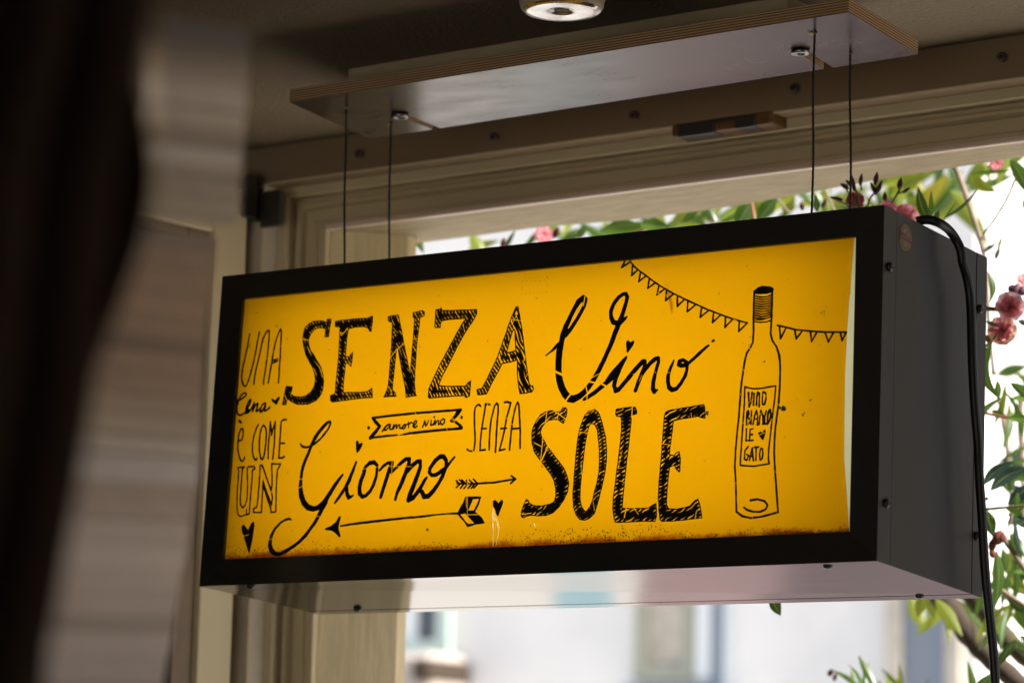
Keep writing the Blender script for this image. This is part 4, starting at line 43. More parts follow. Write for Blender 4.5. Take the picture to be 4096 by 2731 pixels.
BUGS=[(3887,1384,4),(3975,1131,7),(4794,962,7),(4789,857,5),(4055,902,6),(4405,658,7),(4673,559,12),(3170,428,10),(4202,939,3),(4583,452,4),(3615,455,4),(5465,2826,10),(5596,3162,5),(6097,3126,4),(6256,2878,6),(6338,2749,6),(6418,2783,7),(5719,2609,7),(5212,2523,6),(4563,2892,7),(5302,1905,8),(6723,2069,4),(5587,2071,6),(5730,3045,7),(4793,963,7),(4789,857,5),(6188,865,7),(6806,888,6),(5078,700,5),(4959,567,4),(6787,475,8),(3712,2558,6),(3820,2545,6),(4560,2890,7),(5214,2522,6),(5304,1903,7),(7813,3098,6),(6991,3152,5)]

S = bpy.context.scene
COL = S.collection
# ------------------------------------------------------------------ camera, world, sun, exposure
cd = bpy.data.cameras.new('camera'); cam = bpy.data.objects.new('camera', cd); COL.objects.link(cam)
R = CFG['camR']
cam.matrix_world = Matrix([[R[0][i], R[1][i], R[2][i], CFG['cam'][i]] for i in range(3)] + [[0, 0, 0, 1]])
cd.sensor_width = 36; cd.lens = CFG['f']; cd.clip_start = .05; cd.clip_end = 500
cd.dof.use_dof = True; cd.dof.focus_distance = CFG['foc']; cd.dof.aperture_fstop = 5.6
S.camera = cam
SUNV = Vector((.74, -.02, .67)).normalized()
world = bpy.data.worlds.new('World'); S.world = world; world.use_nodes = True
wn = world.node_tree; bg = wn.nodes['Background']
sky = wn.nodes.new('ShaderNodeTexSky'); sky.sky_type = 'NISHITA'; sky.sun_disc = False
sky.sun_elevation = math.asin(SUNV.z); sky.sun_rotation = math.atan2(SUNV.x, SUNV.y)
sky.air_density = 1.0; sky.dust_density = 2.0; sky.altitude = 100
wn.links.new(sky.outputs[0], bg.inputs[0]); bg.inputs[1].default_value = .10
sl = bpy.data.lights.new('sun', 'SUN'); sl.energy = 4.0; sl.angle = math.radians(.5); sl.color = (1, .94, .85)
so = bpy.data.objects.new('sun', sl); COL.objects.link(so); so.rotation_euler = SUNV.to_track_quat('Z', 'Y').to_euler()
S.view_settings.view_transform = 'Standard'; S.view_settings.look = 'None'; S.view_settings.gamma = 1
S.view_settings.exposure = 1.5
S.cycles.max_bounces = 10; S.cycles.diffuse_bounces = 6; S.cycles.transparent_max_bounces = 12
S.cycles.caustics_reflective = False; S.cycles.caustics_refractive = False
S.cycles.use_denoising = True; S.cycles.sample_clamp_indirect = 6
rnd = random.Random(7)

# ------------------------------------------------------------------ materials
def lin(c): return tuple((x / 12.92 if x <= .04045 else ((x + .055) / 1.055) ** 2.4) for x in c)
def rgb(r, g, b): return (*lin((r / 255, g / 255, b / 255)), 1)
def mat(name, col, rough=.6, metal=0, spec=.5, noise=None, bump=None, ior=1.5, col2=None, stretch=(1, 1, 1), rvar=0, coat=0):
    m = bpy.data.materials.new(name); m.use_nodes = True; n = m.node_tree; b = n.nodes['Principled BSDF']
    b.inputs['Base Color'].default_value = (*col[:3], 1); b.inputs['Roughness'].default_value = rough
    b.inputs['Metallic'].default_value = metal; b.inputs['IOR'].default_value = ior
    b.inputs['Specular IOR Level'].default_value = spec; b.inputs['Coat Weight'].default_value = coat
    if noise or bump or rvar:
        tc = n.nodes.new('ShaderNodeTexCoord'); mp = n.nodes.new('ShaderNodeMapping'); mp.inputs['Scale'].default_value = stretch
        n.links.new(tc.outputs['Object'], mp.inputs[0])
    if noise:
        t = n.nodes.new('ShaderNodeTexNoise'); t.inputs['Scale'].default_value = noise[0]; t.inputs['Detail'].default_value = 6
        t.inputs['Roughness'].default_value = .65
        r = n.nodes.new('ShaderNodeValToRGB'); r.color_ramp.elements[0].position = noise[1]; r.color_ramp.elements[1].position = noise[2]
        r.color_ramp.elements[0].color = (*(col2 or [c * .6 for c in col[:3]])[:3], 1); r.color_ramp.elements[1].color = (*col[:3], 1)
        n.links.new(mp.outputs[0], t.inputs['Vector']); n.links.new(t.outputs['Fac'], r.inputs[0]); n.links.new(r.outputs[0], b.inputs['Base Color'])
    if rvar:
        t = n.nodes.new('ShaderNodeTexNoise'); t.inputs['Scale'].default_value = rvar[0]; t.inputs['Detail'].default_value = 5
        mr = n.nodes.new('ShaderNodeMapRange'); mr.inputs['From Min'].default_value = .3; mr.inputs['From Max'].default_value = .7
        mr.inputs['To Min'].default_value = rough - rvar[1]; mr.inputs['To Max'].default_value = rough + rvar[1]
        n.links.new(mp.outputs[0], t.inputs['Vector']); n.links.new(t.outputs['Fac'], mr.inputs[0]); n.links.new(mr.outputs[0], b.inputs['Roughness'])
    if bump:
        t = n.nodes.new('ShaderNodeTexNoise'); t.inputs['Scale'].default_value = bump[0]; t.inputs['Detail'].default_value = 4
        bu = n.nodes.new('ShaderNodeBump'); bu.inputs['Strength'].default_value = bump[1]; bu.inputs['Distance'].default_value = bump[2]
        n.links.new(mp.outputs[0], t.inputs['Vector']); n.links.new(t.outputs['Fac'], bu.inputs['Height']); n.links.new(bu.outputs[0], b.inputs['Normal'])
    return m
M = {}
M['alu'] = mat('black_anodised_metal', (.017, .0155, .0125), .11, spec=.5, ior=1.52, bump=(1.6, .10, .0006), rvar=(2.2, .03), stretch=(.4, 160, .4), noise=(2, .35, .65), col2=(.021, .0195, .016))
M['alu_side'] = mat('satin_black_metal', (.0085, .0075, .006), .33, spec=.5, ior=1.62, rvar=(2.2, .02), stretch=(.4, 110, .4), noise=(2, .35, .65), col2=(.006, .0055, .0045))
M['screw'] = mat('black_screw', (.008, .008, .008), .35)
M['liner'] = mat('white_box_liner', (.62, .61, .58), .6)
M['ink'] = mat('black_marker_ink', (.0035, .003, .0025), .45, spec=.35)
M['cable'] = mat('dark_steel_cable', (.035, .033, .03), .4, metal=.6, bump=(900, .6, .0004))
M['rubber'] = mat('black_rubber', (.006, .006, .006), .42, spec=.4)
M['film_ply'] = mat('dark_film_face', (.016, .0095, .0095), .24, ior=1.29, rvar=(17, .05), stretch=(.8, 1.6, 1), noise=(20, .3, .72), col2=(.011, .007, .007))
M['cream'] = mat('old_cream_paint', (.50, .42, .26), .45, noise=(7, .25, .75), col2=(.40, .33, .19), bump=(60, .12, .002))
M['cream2'] = mat('cream_gloss_paint', (.60, .50, .31), .38, noise=(5, .2, .8), col2=(.53, .44, .265))
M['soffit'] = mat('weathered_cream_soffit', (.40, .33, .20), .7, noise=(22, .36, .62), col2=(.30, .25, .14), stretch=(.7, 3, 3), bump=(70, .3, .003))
M['reveal'] = mat('weathered_cream_reveal', (.74, .62, .37), .7, noise=(22, .32, .66), col2=(.58, .48, .28), stretch=(3, 3, .35), bump=(70, .3, .003))  # lighter than the soffit to paint the stronger light on the jamb
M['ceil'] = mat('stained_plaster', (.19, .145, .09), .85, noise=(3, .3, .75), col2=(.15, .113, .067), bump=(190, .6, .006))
M['beam'] = mat('brown_painted_beam', (.25, .178, .10), .7, noise=(6, .3, .7), col2=(.19, .132, .07), bump=(90, .15, .002), stretch=(.4, 1, 1))
M['wallp'] = mat('interior_plaster', (.58, .50, .38), .9, noise=(3, .3, .7), bump=(120, .2, .003))
M['floor'] = mat('tiled_floor', (.34, .29, .22), .6, noise=(4, .3, .7))
M['brown'] = mat('shaded_glazing_bead', (.22, .15, .09), .5, noise=(9, .3, .7))  # brown paints the shade on the cream sash's glazing bead
M['blackm'] = mat('black_hardware', (.030, .025, .020), .5, noise=(40, .3, .7))
M['amber'] = mat('bare_amber_wood', (.16, .075, .017), .55, noise=(30, .3, .7), col2=(.08, .033, .009), stretch=(.3, 2, 2))
M['rust'] = mat('rusty_screw', (.07, .04, .025), .7, noise=(200, .3, .7))
M['chip'] = mat('splintered_wood', (.5, .36, .2), .8)
M['disc'] = mat('polished_tin', (.58, .565, .55), .24, metal=1, rvar=(25, .1), noise=(35, .28, .55), col2=(.38, .345, .31), bump=(45, .12, .0015))
M['steel'] = mat('dull_zinc', (.30, .285, .27), .38, metal=1, noise=(60, .3, .7))
M['lampb'] = mat('yellowed_plastic', (.42, .37, .25), .4)
M['hole'] = mat('dark_socket', (.06, .04, .02), .6)
M['pave'] = mat('pale_paving', (.60, .56, .50), .85, noise=(1.2, .3, .7), col2=(.52, .48, .43))
M['fwall'] = mat('white_render', (.82, .795, .75), .9, noise=(.55, .3, .75), col2=(.66, .645, .62), bump=(12, .2, .01))
M['teal'] = mat('pale_teal_paint', (.47, .57, .51), .6)
M['olive'] = mat('olive_green_paint', (.33, .33, .25), .6)
M['beige'] = mat('beige_blind', (.62, .55, .45), .8, noise=(6, .3, .7))
M['dglass'] = mat('dark_window_glass', (.07, .075, .09), .12)
M['curt'] = mat('white_net_curtain', (.74, .76, .74), .9)
M['slate'] = mat('grey_blue_panel', (.20, .23, .27), .6)
M['tile'] = mat('brown_awning_tiles', (.55, .47, .42), .8, noise=(5, .3, .7))
M['pink'] = mat('pink_render', (.62, .24, .22), .9, noise=(1, .3, .7))
M['cyan'] = mat('cyan_painted_door', (.08, .48, .62), .5)
M['dark'] = mat('dark_drape_cloth', (.075, .05, .04), .95, spec=.1, noise=(4, .3, .7))
M['bark'] = mat('grey_bark', (.30, .23, .17), .85, noise=(30, .3, .7))
M['twig'] = mat('green_brown_twig', (.20, .17, .06), .6)
M['twigr'] = mat('reddish_twig', (.30, .12, .06), .6)
M['bough'] = mat('brown_bough_bark', (.06, .040, .024), .9, noise=(40, .3, .7), bump=(60, .5, .004))
M['bougho'] = mat('olive_bough_bark', (.075, .065, .025), .9, noise=(40, .3, .7), bump=(60, .5, .004))
def leafmat(name, c, tr, w=.45, rough=.35):
    m = bpy.data.materials.new(name); m.use_nodes = True; n = m.node_tree; b = n.nodes['Principled BSDF']; out = n.nodes['Material Output']
    tc = n.nodes.new('ShaderNodeTexCoord'); t = n.nodes.new('ShaderNodeTexNoise'); t.inputs['Scale'].default_value = 40
    mx = n.nodes.new('ShaderNodeMix'); mx.data_type = 'RGBA'; mx.inputs[6].default_value = (*[x * .75 for x in c], 1); mx.inputs[7].default_value = (*[min(1, x * 1.2) for x in c], 1)
    n.links.new(tc.outputs['Object'], t.inputs['Vector']); n.links.new(t.outputs['Fac'], mx.inputs[0]); n.links.new(mx.outputs[2], b.inputs['Base Color'])
    b.inputs['Roughness'].default_value = rough
    tb = n.nodes.new('ShaderNodeBsdfTranslucent'); tb.inputs[0].default_value = (*tr, 1)
    ms = n.nodes.new('ShaderNodeMixShader'); ms.inputs[0].default_value = w
    n.links.new(b.outputs[0], ms.inputs[1]); n.links.new(tb.outputs[0], ms.inputs[2]); n.links.new(ms.outputs[0], out.inputs[0])
    return m
LEAF = [leafmat('leaf_dark', (.030, .060, .018), (.08, .16, .02), .35), leafmat('leaf_green', (.042, .088, .02), (.12, .23, .025)),
        leafmat('leaf_lime', (.12, .15, .02), (.38, .44, .03)), leafmat('leaf_bluish', (.05, .09, .085), (.08, .14, .09), .3, .25),
        leafmat('leaf_yellow', (.30, .26, .03), (.6, .5, .04)), leafmat('leaf_midrib', (.16, .20, .08), (.25, .32, .08))]
PET = [leafmat('petal_pink', (.86, .56, .55), (.92, .55, .55), .5, .6), leafmat('petal_cream_pink', (.62, .40, .30), (.8, .4, .3), .4, .6),
       leafmat('petal_magenta', (.30, .03, .07), (.4, .04, .08), .3, .5), leafmat('petal_rose', (.58, .20, .26), (.8, .28, .34), .4, .6), leafmat('petal_mid_pink', (.80, .42, .43), (.9, .45, .46), .5, .6)]
BUD = [leafmat('bud_maroon', (.10, .018, .022), (.16, .03, .02), .25, .5), leafmat('bud_purple', (.14, .05, .07), (.18, .06, .07), .25, .6),
       leafmat('bud_withered', (.18, .05, .03), (.2, .06, .03), .2, .8), leafmat('bud_magenta', (.4, .05, .2), (.4, .05, .2), .3, .5), leafmat('bud_straw', (.45, .30, .10), (.4, .3, .1), .3, .6)]
def plymat():
    m = bpy.data.materials.new('plywood_edge'); m.use_nodes = True; n = m.node_tree; b = n.nodes['Principled BSDF']; b.inputs['Roughness'].default_value = .7
    tc = n.nodes.new('ShaderNodeTexCoord'); sp = n.nodes.new('ShaderNodeSeparateXYZ'); n.links.new(tc.outputs['Object'], sp.inputs[0])
    no = n.nodes.new('ShaderNodeTexNoise'); no.inputs['Scale'].default_value = 12; n.links.new(tc.outputs['Object'], no.inputs['Vector'])
    ad = n.nodes.new('ShaderNodeMath'); ad.operation = 'MULTIPLY_ADD'; n.links.new(no.outputs['Fac'], ad.inputs[0]); ad.inputs[1].default_value = .0006; n.links.new(sp.outputs[2], ad.inputs[2])
    mu = n.nodes.new('ShaderNodeMath'); mu.operation = 'MULTIPLY'; n.links.new(ad.outputs[0], mu.inputs[0]); mu.inputs[1].default_value = 1 / .0030
    fr = n.nodes.new('ShaderNodeMath'); fr.operation = 'FRACT'; n.links.new(mu.outputs[0], fr.inputs[0])
    r = n.nodes.new('ShaderNodeValToRGB'); r.color_ramp.interpolation = 'EASE'
    e = r.color_ramp.elements; e[0].position = .12; e[0].color = (.10, .05, .02, 1); e[1].position = .3; e[1].color = (.42, .27, .13, 1)
    e2 = e.new(.62); e2.color = (.50, .33, .17, 1); e3 = e.new(.78); e3.color = (.16, .085, .04, 1)
    n.links.new(fr.outputs[0], r.inputs[0]); n.links.new(r.outputs[0], b.inputs['Base Color']); return m
M['ply'] = plymat()
def translucent(name, col, front, stain=False):
    m = bpy.data.materials.new(name); m.use_nodes = True; n = m.node_tree; n.nodes.remove(n.nodes['Principled BSDF']); out = n.nodes['Material Output']
    t = n.nodes.new('ShaderNodeBsdfTranslucent'); t.inputs[0].default_value = (*col, 1)
    d = n.nodes.new('ShaderNodeBsdfDiffuse'); d.inputs[0].default_value = (*front, 1)
    g = n.nodes.new('ShaderNodeBsdfGlossy'); g.inputs['Roughness'].default_value = .18
    ms = n.nodes.new('ShaderNodeMixShader'); ms.inputs[0].default_value = .12
    n.links.new(t.outputs[0], ms.inputs[1]); n.links.new(d.outputs[0], ms.inputs[2])
    fr = n.nodes.new('ShaderNodeFresnel'); fr.inputs[0].default_value = 1.35
    mg = n.nodes.new('ShaderNodeMixShader'); n.links.new(fr.outputs[0], mg.inputs[0]); n.links.new(ms.outputs[0], mg.inputs[1]); n.links.new(g.outputs[0], mg.inputs[2])
    n.links.new(mg.outputs[0], out.inputs[0])
    if stain:
        tc = n.nodes.new('ShaderNodeTexCoord'); sp = n.nodes.new('ShaderNodeSeparateXYZ'); n.links.new(tc.outputs['Object'], sp.inputs[0])
        no = n.nodes.new('ShaderNodeTexNoise'); no.inputs['Scale'].default_value = 21; no.inputs['Detail'].default_value = 8; no.inputs['Roughness'].default_value = .75
        n.links.new(tc.outputs['Object'], no.inputs['Vector'])
        # grime line: height above the sill compared with noise
        mr = n.nodes.new('ShaderNodeMapRange'); mr.inputs['From Min'].default_value = .031; mr.inputs['From Max'].default_value = .050
        mr.inputs['To Min'].default_value = .62; mr.inputs['To Max'].default_value = -.05; n.links.new(sp.outputs[2], mr.inputs[0])
        ad = n.nodes.new('ShaderNodeMath'); ad.operation = 'ADD'; n.links.new(mr.outputs[0], ad.inputs[0]); n.links.new(no.outputs['Fac'], ad.inputs[1])
        r = n.nodes.new('ShaderNodeValToRGB'); r.color_ramp.elements[0].position = .78; r.color_ramp.elements[0].color = (1, 1, 1, 1)
        r.color_ramp.elements[1].position = 1.0; r.color_ramp.elements[1].color = (.42, .16, .05, 1)
        n.links.new(ad.outputs[0], r.inputs[0])
        no2 = n.nodes.new('ShaderNodeTexNoise'); no2.inputs['Scale'].default_value = 6; no2.inputs['Detail'].default_value = 5
        n.links.new(tc.outputs['Object'], no2.inputs['Vector'])
        r2 = n.nodes.new('ShaderNodeValToRGB'); r2.color_ramp.elements[0].position = .3; r2.color_ramp.elements[0].color = (*[x * .95 for x in col], 1)
        r2.color_ramp.elements[1].position = .7; r2.color_ramp.elements[1].color = (*col, 1); n.links.new(no2.outputs['Fac'], r2.inputs[0])
        mx = n.nodes.new('ShaderNodeMix'); mx.data_type = 'RGBA'; mx.blend_type = 'MULTIPLY'; mx.inputs[0].default_value = 1
        n.links.new(r2.outputs[0], mx.inputs[6]); n.links.new(r.outputs[0], mx.inputs[7]); n.links.new(mx.outputs[2], t.inputs[0])
    return m
M['film'] = translucent('yellow_sign_film', (.86, .405, .0012), (.55, .26, .005), True)
M['drip'] = translucent('scraped_film', (.92, .60, .12), (.6, .45, .12))
M['diff'] = translucent('pale_acrylic_diffuser', (.97, .96, .60), (.6, .6, .4))
def emit(name, col, st):
    m = bpy.data.materials.new(name); m.use_nodes = True; n = m.node_tree; b = n.nodes['Principled BSDF']
    b.inputs['Emission Color'].default_value = (*col, 1); b.inputs['Emission Strength'].default_value = st; return m
M['tube'] = emit('lit_tube', (1, .97, .9), 1.45)
def simple_glass():
    m = bpy.data.materials.new('old_window_glass'); m.use_nodes = True; n = m.node_tree; b = n.nodes['Principled BSDF']; out = n.nodes['Material Output']
    b.inputs['Base Color'].default_value = (.03, .03, .025, 1); b.inputs['Roughness'].default_value = .04
    tr = n.nodes.new('ShaderNodeBsdfTransparent'); tr.inputs[0].default_value = (.7, .72, .68, 1); ms = n.nodes.new('ShaderNodeMixShader'); ms.inputs[0].default_value = .35
    n.links.new(tr.outputs[0], ms.inputs[1]); n.links.new(b.outputs[0], ms.inputs[2]); n.links.new(ms.outputs[0], out.inputs[0]); return m
M['glass'] = simple_glass()

# ------------------------------------------------------------------ builders
def obj(name, v, f, m, parent=None, smooth=False, mi=None):
    me = bpy.data.meshes.new(name); me.from_pydata([tuple(p) for p in v], [], f)
    for x in (m if isinstance(m, (list, tuple)) else [m]): me.materials.append(x)
    if mi is not None: me.polygons.foreach_set('material_index', mi)
    if smooth: me.polygons.foreach_set('use_smooth', [True] * len(me.polygons))
    me.update()
    o = bpy.data.objects.new(name, me); COL.objects.link(o)
    if parent: o.parent = parent
    return o
def tag(o, label=None, cat=None, group=None, kind=None):
    if label: o['label'] = label
    if cat: o['category'] = cat
    if group: o['group'] = group
    if kind: o['kind'] = kind
    return o
def empty(name, label, cat, loc=(0, 0, 0), group=None):
    o = bpy.data.objects.new(name, None); COL.objects.link(o); o.location = loc; o.empty_display_size = .05
    return tag(o, label, cat, group)
def bx(x0, x1, y0, y1, z0, z1):
    v = [(x0, y0, z0), (x1, y0, z0), (x1, y1, z0), (x0, y1, z0), (x0, y0, z1), (x1, y0, z1), (x1, y1, z1), (x0, y1, z1)]
    return v, [(3, 2, 1, 0), (4, 5, 6, 7), (0, 1, 5, 4), (1, 2, 6, 5), (2, 3, 7, 6), (3, 0, 4, 7)]
def fixn(o):
    bm = bmesh.new(); bm.from_mesh(o.data); bmesh.ops.recalc_face_normals(bm, faces=bm.faces); bm.to_mesh(o.data); bm.free(); return o
def bevel(o, w, seg=1):
    bm = bmesh.new(); bm.from_mesh(o.data); bmesh.ops.recalc_face_normals(bm, faces=bm.faces)
    e = [x for x in bm.edges if len(x.link_faces) == 2 and x.calc_face_angle(0) > .5]
    bmesh.ops.bevel(bm, geom=e, offset=w, segments=seg, profile=.5, affect='EDGES', clamp_overlap=True)
    bm.to_mesh(o.data); bm.free(); return o
def box(name, a, m, parent=None, bv=0, seg=1):
    o = obj(name, *bx(*a), m, parent)
    if bv: bevel(o, bv, seg)
    return o
def merge(parts):
    V, F = [], []
    for v, f in parts:
        k = len(V); V += list(v); F += [tuple(i + k for i in q) for q in f]
    return V, F
def tube(pts, r, n=10, caps=True):
    pts = [Vector(p) for p in pts]; rr = r if isinstance(r, (list, tuple)) else [r] * len(pts)
    V, F = [], []; up = None
    for i, p in enumerate(pts):
        t = (pts[min(i + 1, len(pts) - 1)] - pts[max(i - 1, 0)]).normalized()
        if up is None: up = t.orthogonal().normalized()
        up = (up - t * up.dot(t)).normalized(); s = t.cross(up)
        for k in range(n):
            a = 2 * math.pi * k / n; V.append(p + (up * math.cos(a) + s * math.sin(a)) * rr[i])
    for i in range(len(pts) - 1):
        for k in range(n): F.append((i * n + k, i * n + (k + 1) % n, (i + 1) * n + (k + 1) % n, (i + 1) * n + k))
    if caps: F.append(tuple(range(n - 1, -1, -1))); F.append(tuple(range((len(pts) - 1) * n, len(pts) * n)))
    return V, F
def smoothpath(pts, sub=5):
    pts = [Vector(p) for p in pts]; out = []
    for i in range(len(pts) - 1):
        p0, p1, p2, p3 = pts[max(i - 1, 0)], pts[i], pts[i + 1], pts[min(i + 2, len(pts) - 1)]
        for k in range(sub):
            t = k / sub
            out.append(.5 * ((2 * p1) + (p2 - p0) * t + (2 * p0 - 5 * p1 + 4 * p2 - p3) * t * t + (3 * p1 - p0 - 3 * p2 + p3) * t ** 3))
    out.append(pts[-1]); return out
def lathe(prof, n=32, axis='Z', c=(0, 0, 0)):
    V, F = [], []
    for r, z in prof:
        for k in range(n):
            a = 2 * math.pi * k / n; x, y = r * math.cos(a), r * math.sin(a)
            V.append((c[0] + x, c[1] + y, c[2] + z) if axis == 'Z' else ((c[0] + z, c[1] + x, c[2] + y) if axis == 'X' else (c[0] + x, c[1] + z, c[2] + y)))
    for i in range(len(prof) - 1):
        for k in range(n): F.append((i * n + k, i * n + (k + 1) % n, (i + 1) * n + (k + 1) % n, (i + 1) * n + k))
    F.append(tuple(range(n))); F.append(tuple(range((len(prof) - 1) * n, len(prof) * n))[::-1])
    return V, F

# ------------------------------------------------------------------ setting: ground, room, window wall
ZC, ZF = .66, -2.3
YW = .46          # inner face of the window wall
OX0, OX1, OZ, SILL = -.232, 3.3, .548, -1.5
WPIV = Vector((-.217, .5, 0)); WROT = Matrix.Translation(WPIV) @ Matrix.Rotation(math.atan(-.0367), 4, 'Z') @ Matrix.Translation(-WPIV)
def turn(o): o.matrix_world = WROT @ Matrix.Translation(o.location); return o      # the window wall is not quite square to the sign
tag(box('ground', (-120, 120, -120, 160, ZF - .2, ZF - .02), M['pave']), kind='structure')
tag(box('floor', (-2.6, 4.6, -5.2, .62, ZF - .018, ZF), M['floor']), kind='structure')
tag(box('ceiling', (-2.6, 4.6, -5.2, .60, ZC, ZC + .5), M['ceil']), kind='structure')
M['walld'] = mat('dark_unseen_wall', (.07, .05, .035), .8, noise=(3, .3, .7))  # unseen walls coloured dark so the frame front reflects little light
for a, m in (((-2.7, -2.5, -5.2, .46, ZF, ZC), 'walld'), ((4.5, 4.7, -5.2, .46, ZF, ZC), 'wallp'), ((-2.5, -.4, -5.3, -5.1, ZF, ZC), 'walld'), ((3.2, 4.5, -5.3, -5.1, ZF, ZC), 'wallp'), ((-.4, 3.2, -5.3, -5.1, .2, ZC), 'wallp')):  # rear opening added out of view to let fill light in
    tag(box('wall', a, M[m]), kind='structure')
DW = .058         # width of the frame moulding round the opening
turn(tag(box('wall', (-2.7, OX0 - DW, YW, .62, ZF, OZ + DW), M['wallp']), kind='structure'))
turn(tag(box('wall', (OX1 + DW, 4.7, YW, .62, ZF, ZC), M['wallp']), kind='structure'))
turn(tag(box('wall', (OX0 - DW, OX1 + DW, YW, .62, ZF, SILL), M['wallp']), kind='structure'))
# lintel beam with rusty screws
lint = empty('lintel_beam', 'dark brown painted beam above the window with a row of rusty screws', 'beam', (1.5, YW, OZ + DW))
def L(o, p): o.matrix_parent_inverse = Matrix.Translation(-p.location); return o
L(box('beam_face', (-2.69, OX1 + DW, YW - .0005, .62, OZ + DW + .0003, ZC - .0005), M['beam'], lint), lint)
for i, p in enumerate(CFG['screws']):
    r = .0058
    v, f = lathe([(r * .55, .004), (r * .5, -.008), (r, -.008), (r, -.0105), (r * .75, -.0125), (r * .25, -.0115)], 14, 'Y', (0, 0, 0))
    o = obj('screw', v, f, M['rust'], lint, True)
    o.matrix_parent_inverse = Matrix.Translation(-lint.location); o.location = (p[0], YW, p[2]); o.rotation_euler = (rnd.uniform(-.15, .15), 0, rnd.uniform(.2, .5))
# window frame: moulding swept round the opening
wf = empty('window_frame', 'old cream painted window frame with stepped mouldings round the opening', 'window frame', (OX0, .55, SILL))
prof = [(0, .600), (0, .514), (.0015, .510), (.004, .508), (.008, .5085), (.010, .511), (.010, .515), (.0275, .515), (.0285, .508), (.031, .5035), (.0345, .503), (.038, .506),
        (.0385, .513), (.0445, .513), (.0445, .497), (.0465, .493), (.0585, .491), (.0585, .4585), (.0605, .4585), (.0605, .47)]
def moulding(path, name):
    V, F = [], []; n = len(prof)
    for (x, z, ox, oz) in path:
        for d, y in prof: V.append((x + ox * d, y, z + oz * d))
    for i in range(len(path) - 1):
        for k in range(n - 1): F.append((i * n + k, i * n + k + 1, (i + 1) * n + k + 1, (i + 1) * n + k))
    return fixn(L(obj(name, V, F, [M['cream2']], wf), wf))
moulding([(OX0, SILL, -1, 0), (OX0, OZ, -1, 1)], 'jamb_moulding')
moulding([(OX0, OZ, -1, 1), (OX1, OZ, 1, 1)], 'head_moulding')
moulding([(OX1, OZ, 1, 1), (OX1, SILL, 1, 0)], 'jamb_moulding')
# weathered reveal and soffit boards behind the moulding (soffit edge slightly ragged)
V = []; F = []
nx = 160
for i in range(nx + 1):
    x = OX0 + (OX1 - OX0) * i / nx
    w = .0035 * math.sin(x * 9) + .002 * math.sin(x * 31 + 1) + rnd.uniform(-.0012, .0012)
    ye = np.interp(x, [-.3, .05, .2, .36, .6, .85, 1.2], [.655, .645, .668, .658, .612, .582, .575])
    for y, z in ((.5135, OZ - .0015), (.55, OZ - .002), (ye + w, OZ - .003 + w * .3), (ye + .008 + w, OZ + .004), (ye + .008, OZ + .08)): V.append((x, y, z))
for i in range(nx):
    for k in range(4): F.append((i * 5 + k, (i + 1) * 5 + k, (i + 1) * 5 + k + 1, i * 5 + k + 1))
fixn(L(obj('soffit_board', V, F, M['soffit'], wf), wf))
V = [(OX0 + .0015, .5135, SILL), (-.1455, .600, SILL), (-.1455, .62, SILL), (-.32, .62, SILL), (-.232, .5135, SILL)]
V += [(a, b, OZ - .0005) for a, b, c in V]
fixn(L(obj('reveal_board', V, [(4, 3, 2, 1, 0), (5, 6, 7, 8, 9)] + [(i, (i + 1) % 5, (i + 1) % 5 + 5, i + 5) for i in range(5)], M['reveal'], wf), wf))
L(box('reveal_arris', (OX0 + .001, OX0 + .0145, .5075, .5175, SILL, OZ - .001), M['cream2'], wf, .002, 2), wf)
M['bead'] = mat('pinkish_highlight', (.78, .63, .52), .35)  # pale colour paints the glossy highlight along the soffit arris
L(box('soffit_bead_highlight', (OX0 + .012, OX1 - .01, .5065, .5165, OZ - .0045, OZ + .004), M['bead'], wf, .003, 3), wf)
L(box('sill_board', (OX0 - .05, OX1 + .05, .44, .66, SILL - .03, SILL - .0005), M['cream2'], wf), wf)
# catch plate in the head moulding
c0, c1 = CFG['catch']; zc = OZ + DW
ck = empty('window_catch', 'black metal window catch let into bare amber wood in the window head', 'catch', ((c0[0] + c1[0]) / 2, .47, zc))
cx0, cx1 = c0[0] - .004, c1[0] + .004
L(box('wood_block', (cx0, cx1, .4545, .492, zc - .0135, zc + .004), M['amber'], ck, .004, 2), ck)
L(box('keeper', (cx0 + .010, cx0 + .066, .4525, .480, zc - .0155, zc + .0015), M['blackm'], ck, .003, 2), ck)
L(box('keeper', (cx0 + .094, cx0 + .126, .4525, .480, zc - .0145, zc + .0015), M['blackm'], ck, .003, 2), ck)
L(box('back_strip', (cx0 + .055, cx0 + .112, .4535, .458, zc - .003, zc + .002), M['blackm'], ck, .001), ck)
# open casement sash on the left
st_ = CFG['sashtop']; ZS = st_[0][2]; XS = -.303
sash = empty('casement_sash', 'cream painted casement sash swung open beside the window with a dark glass pane', 'window sash', (XS, .44, SILL))
def sb(n, a, m, b=.003): return L(box(n, a, m, sash, b, 2), sash)
sb('stile', (XS - .04, XS, .372, .44, SILL, ZS), M['cream2'])
sb('stile', (XS - .04, XS, -.669, -.6005, SILL, ZS), M['cream2'])
sb('top_rail', (XS - .04, XS - .0005, -.60, .3715, ZS - .062, ZS), M['cream2'])
sb('glazing_bead', (XS - .032, XS - .010, .332, .3715, SILL, ZS - .0625), M['brown'], .002)
sb('glazing_bead', (XS - .032, XS - .012, -.60, .3315, ZS - .075, ZS - .0625), M['brown'], .002)
sb('glass_pane', (XS - .026, XS - .022, -.60, .3315, SILL, ZS - .0755), M['glass'], 0)
h0, h1 = CFG['hinge']
hg = empty('hinge', 'black iron hinge at the top corner of the open sash', 'hinge', (h0[0], .44, h1[2]))
v, f = lathe([(.011, -.03), (.012, .022), (.009, .028), (.004, .03)], 14, 'Z', (-.293, .430, h1[2] + .030)); L(obj('hinge_barrel', v, f, M['blackm'], hg, True), hg)
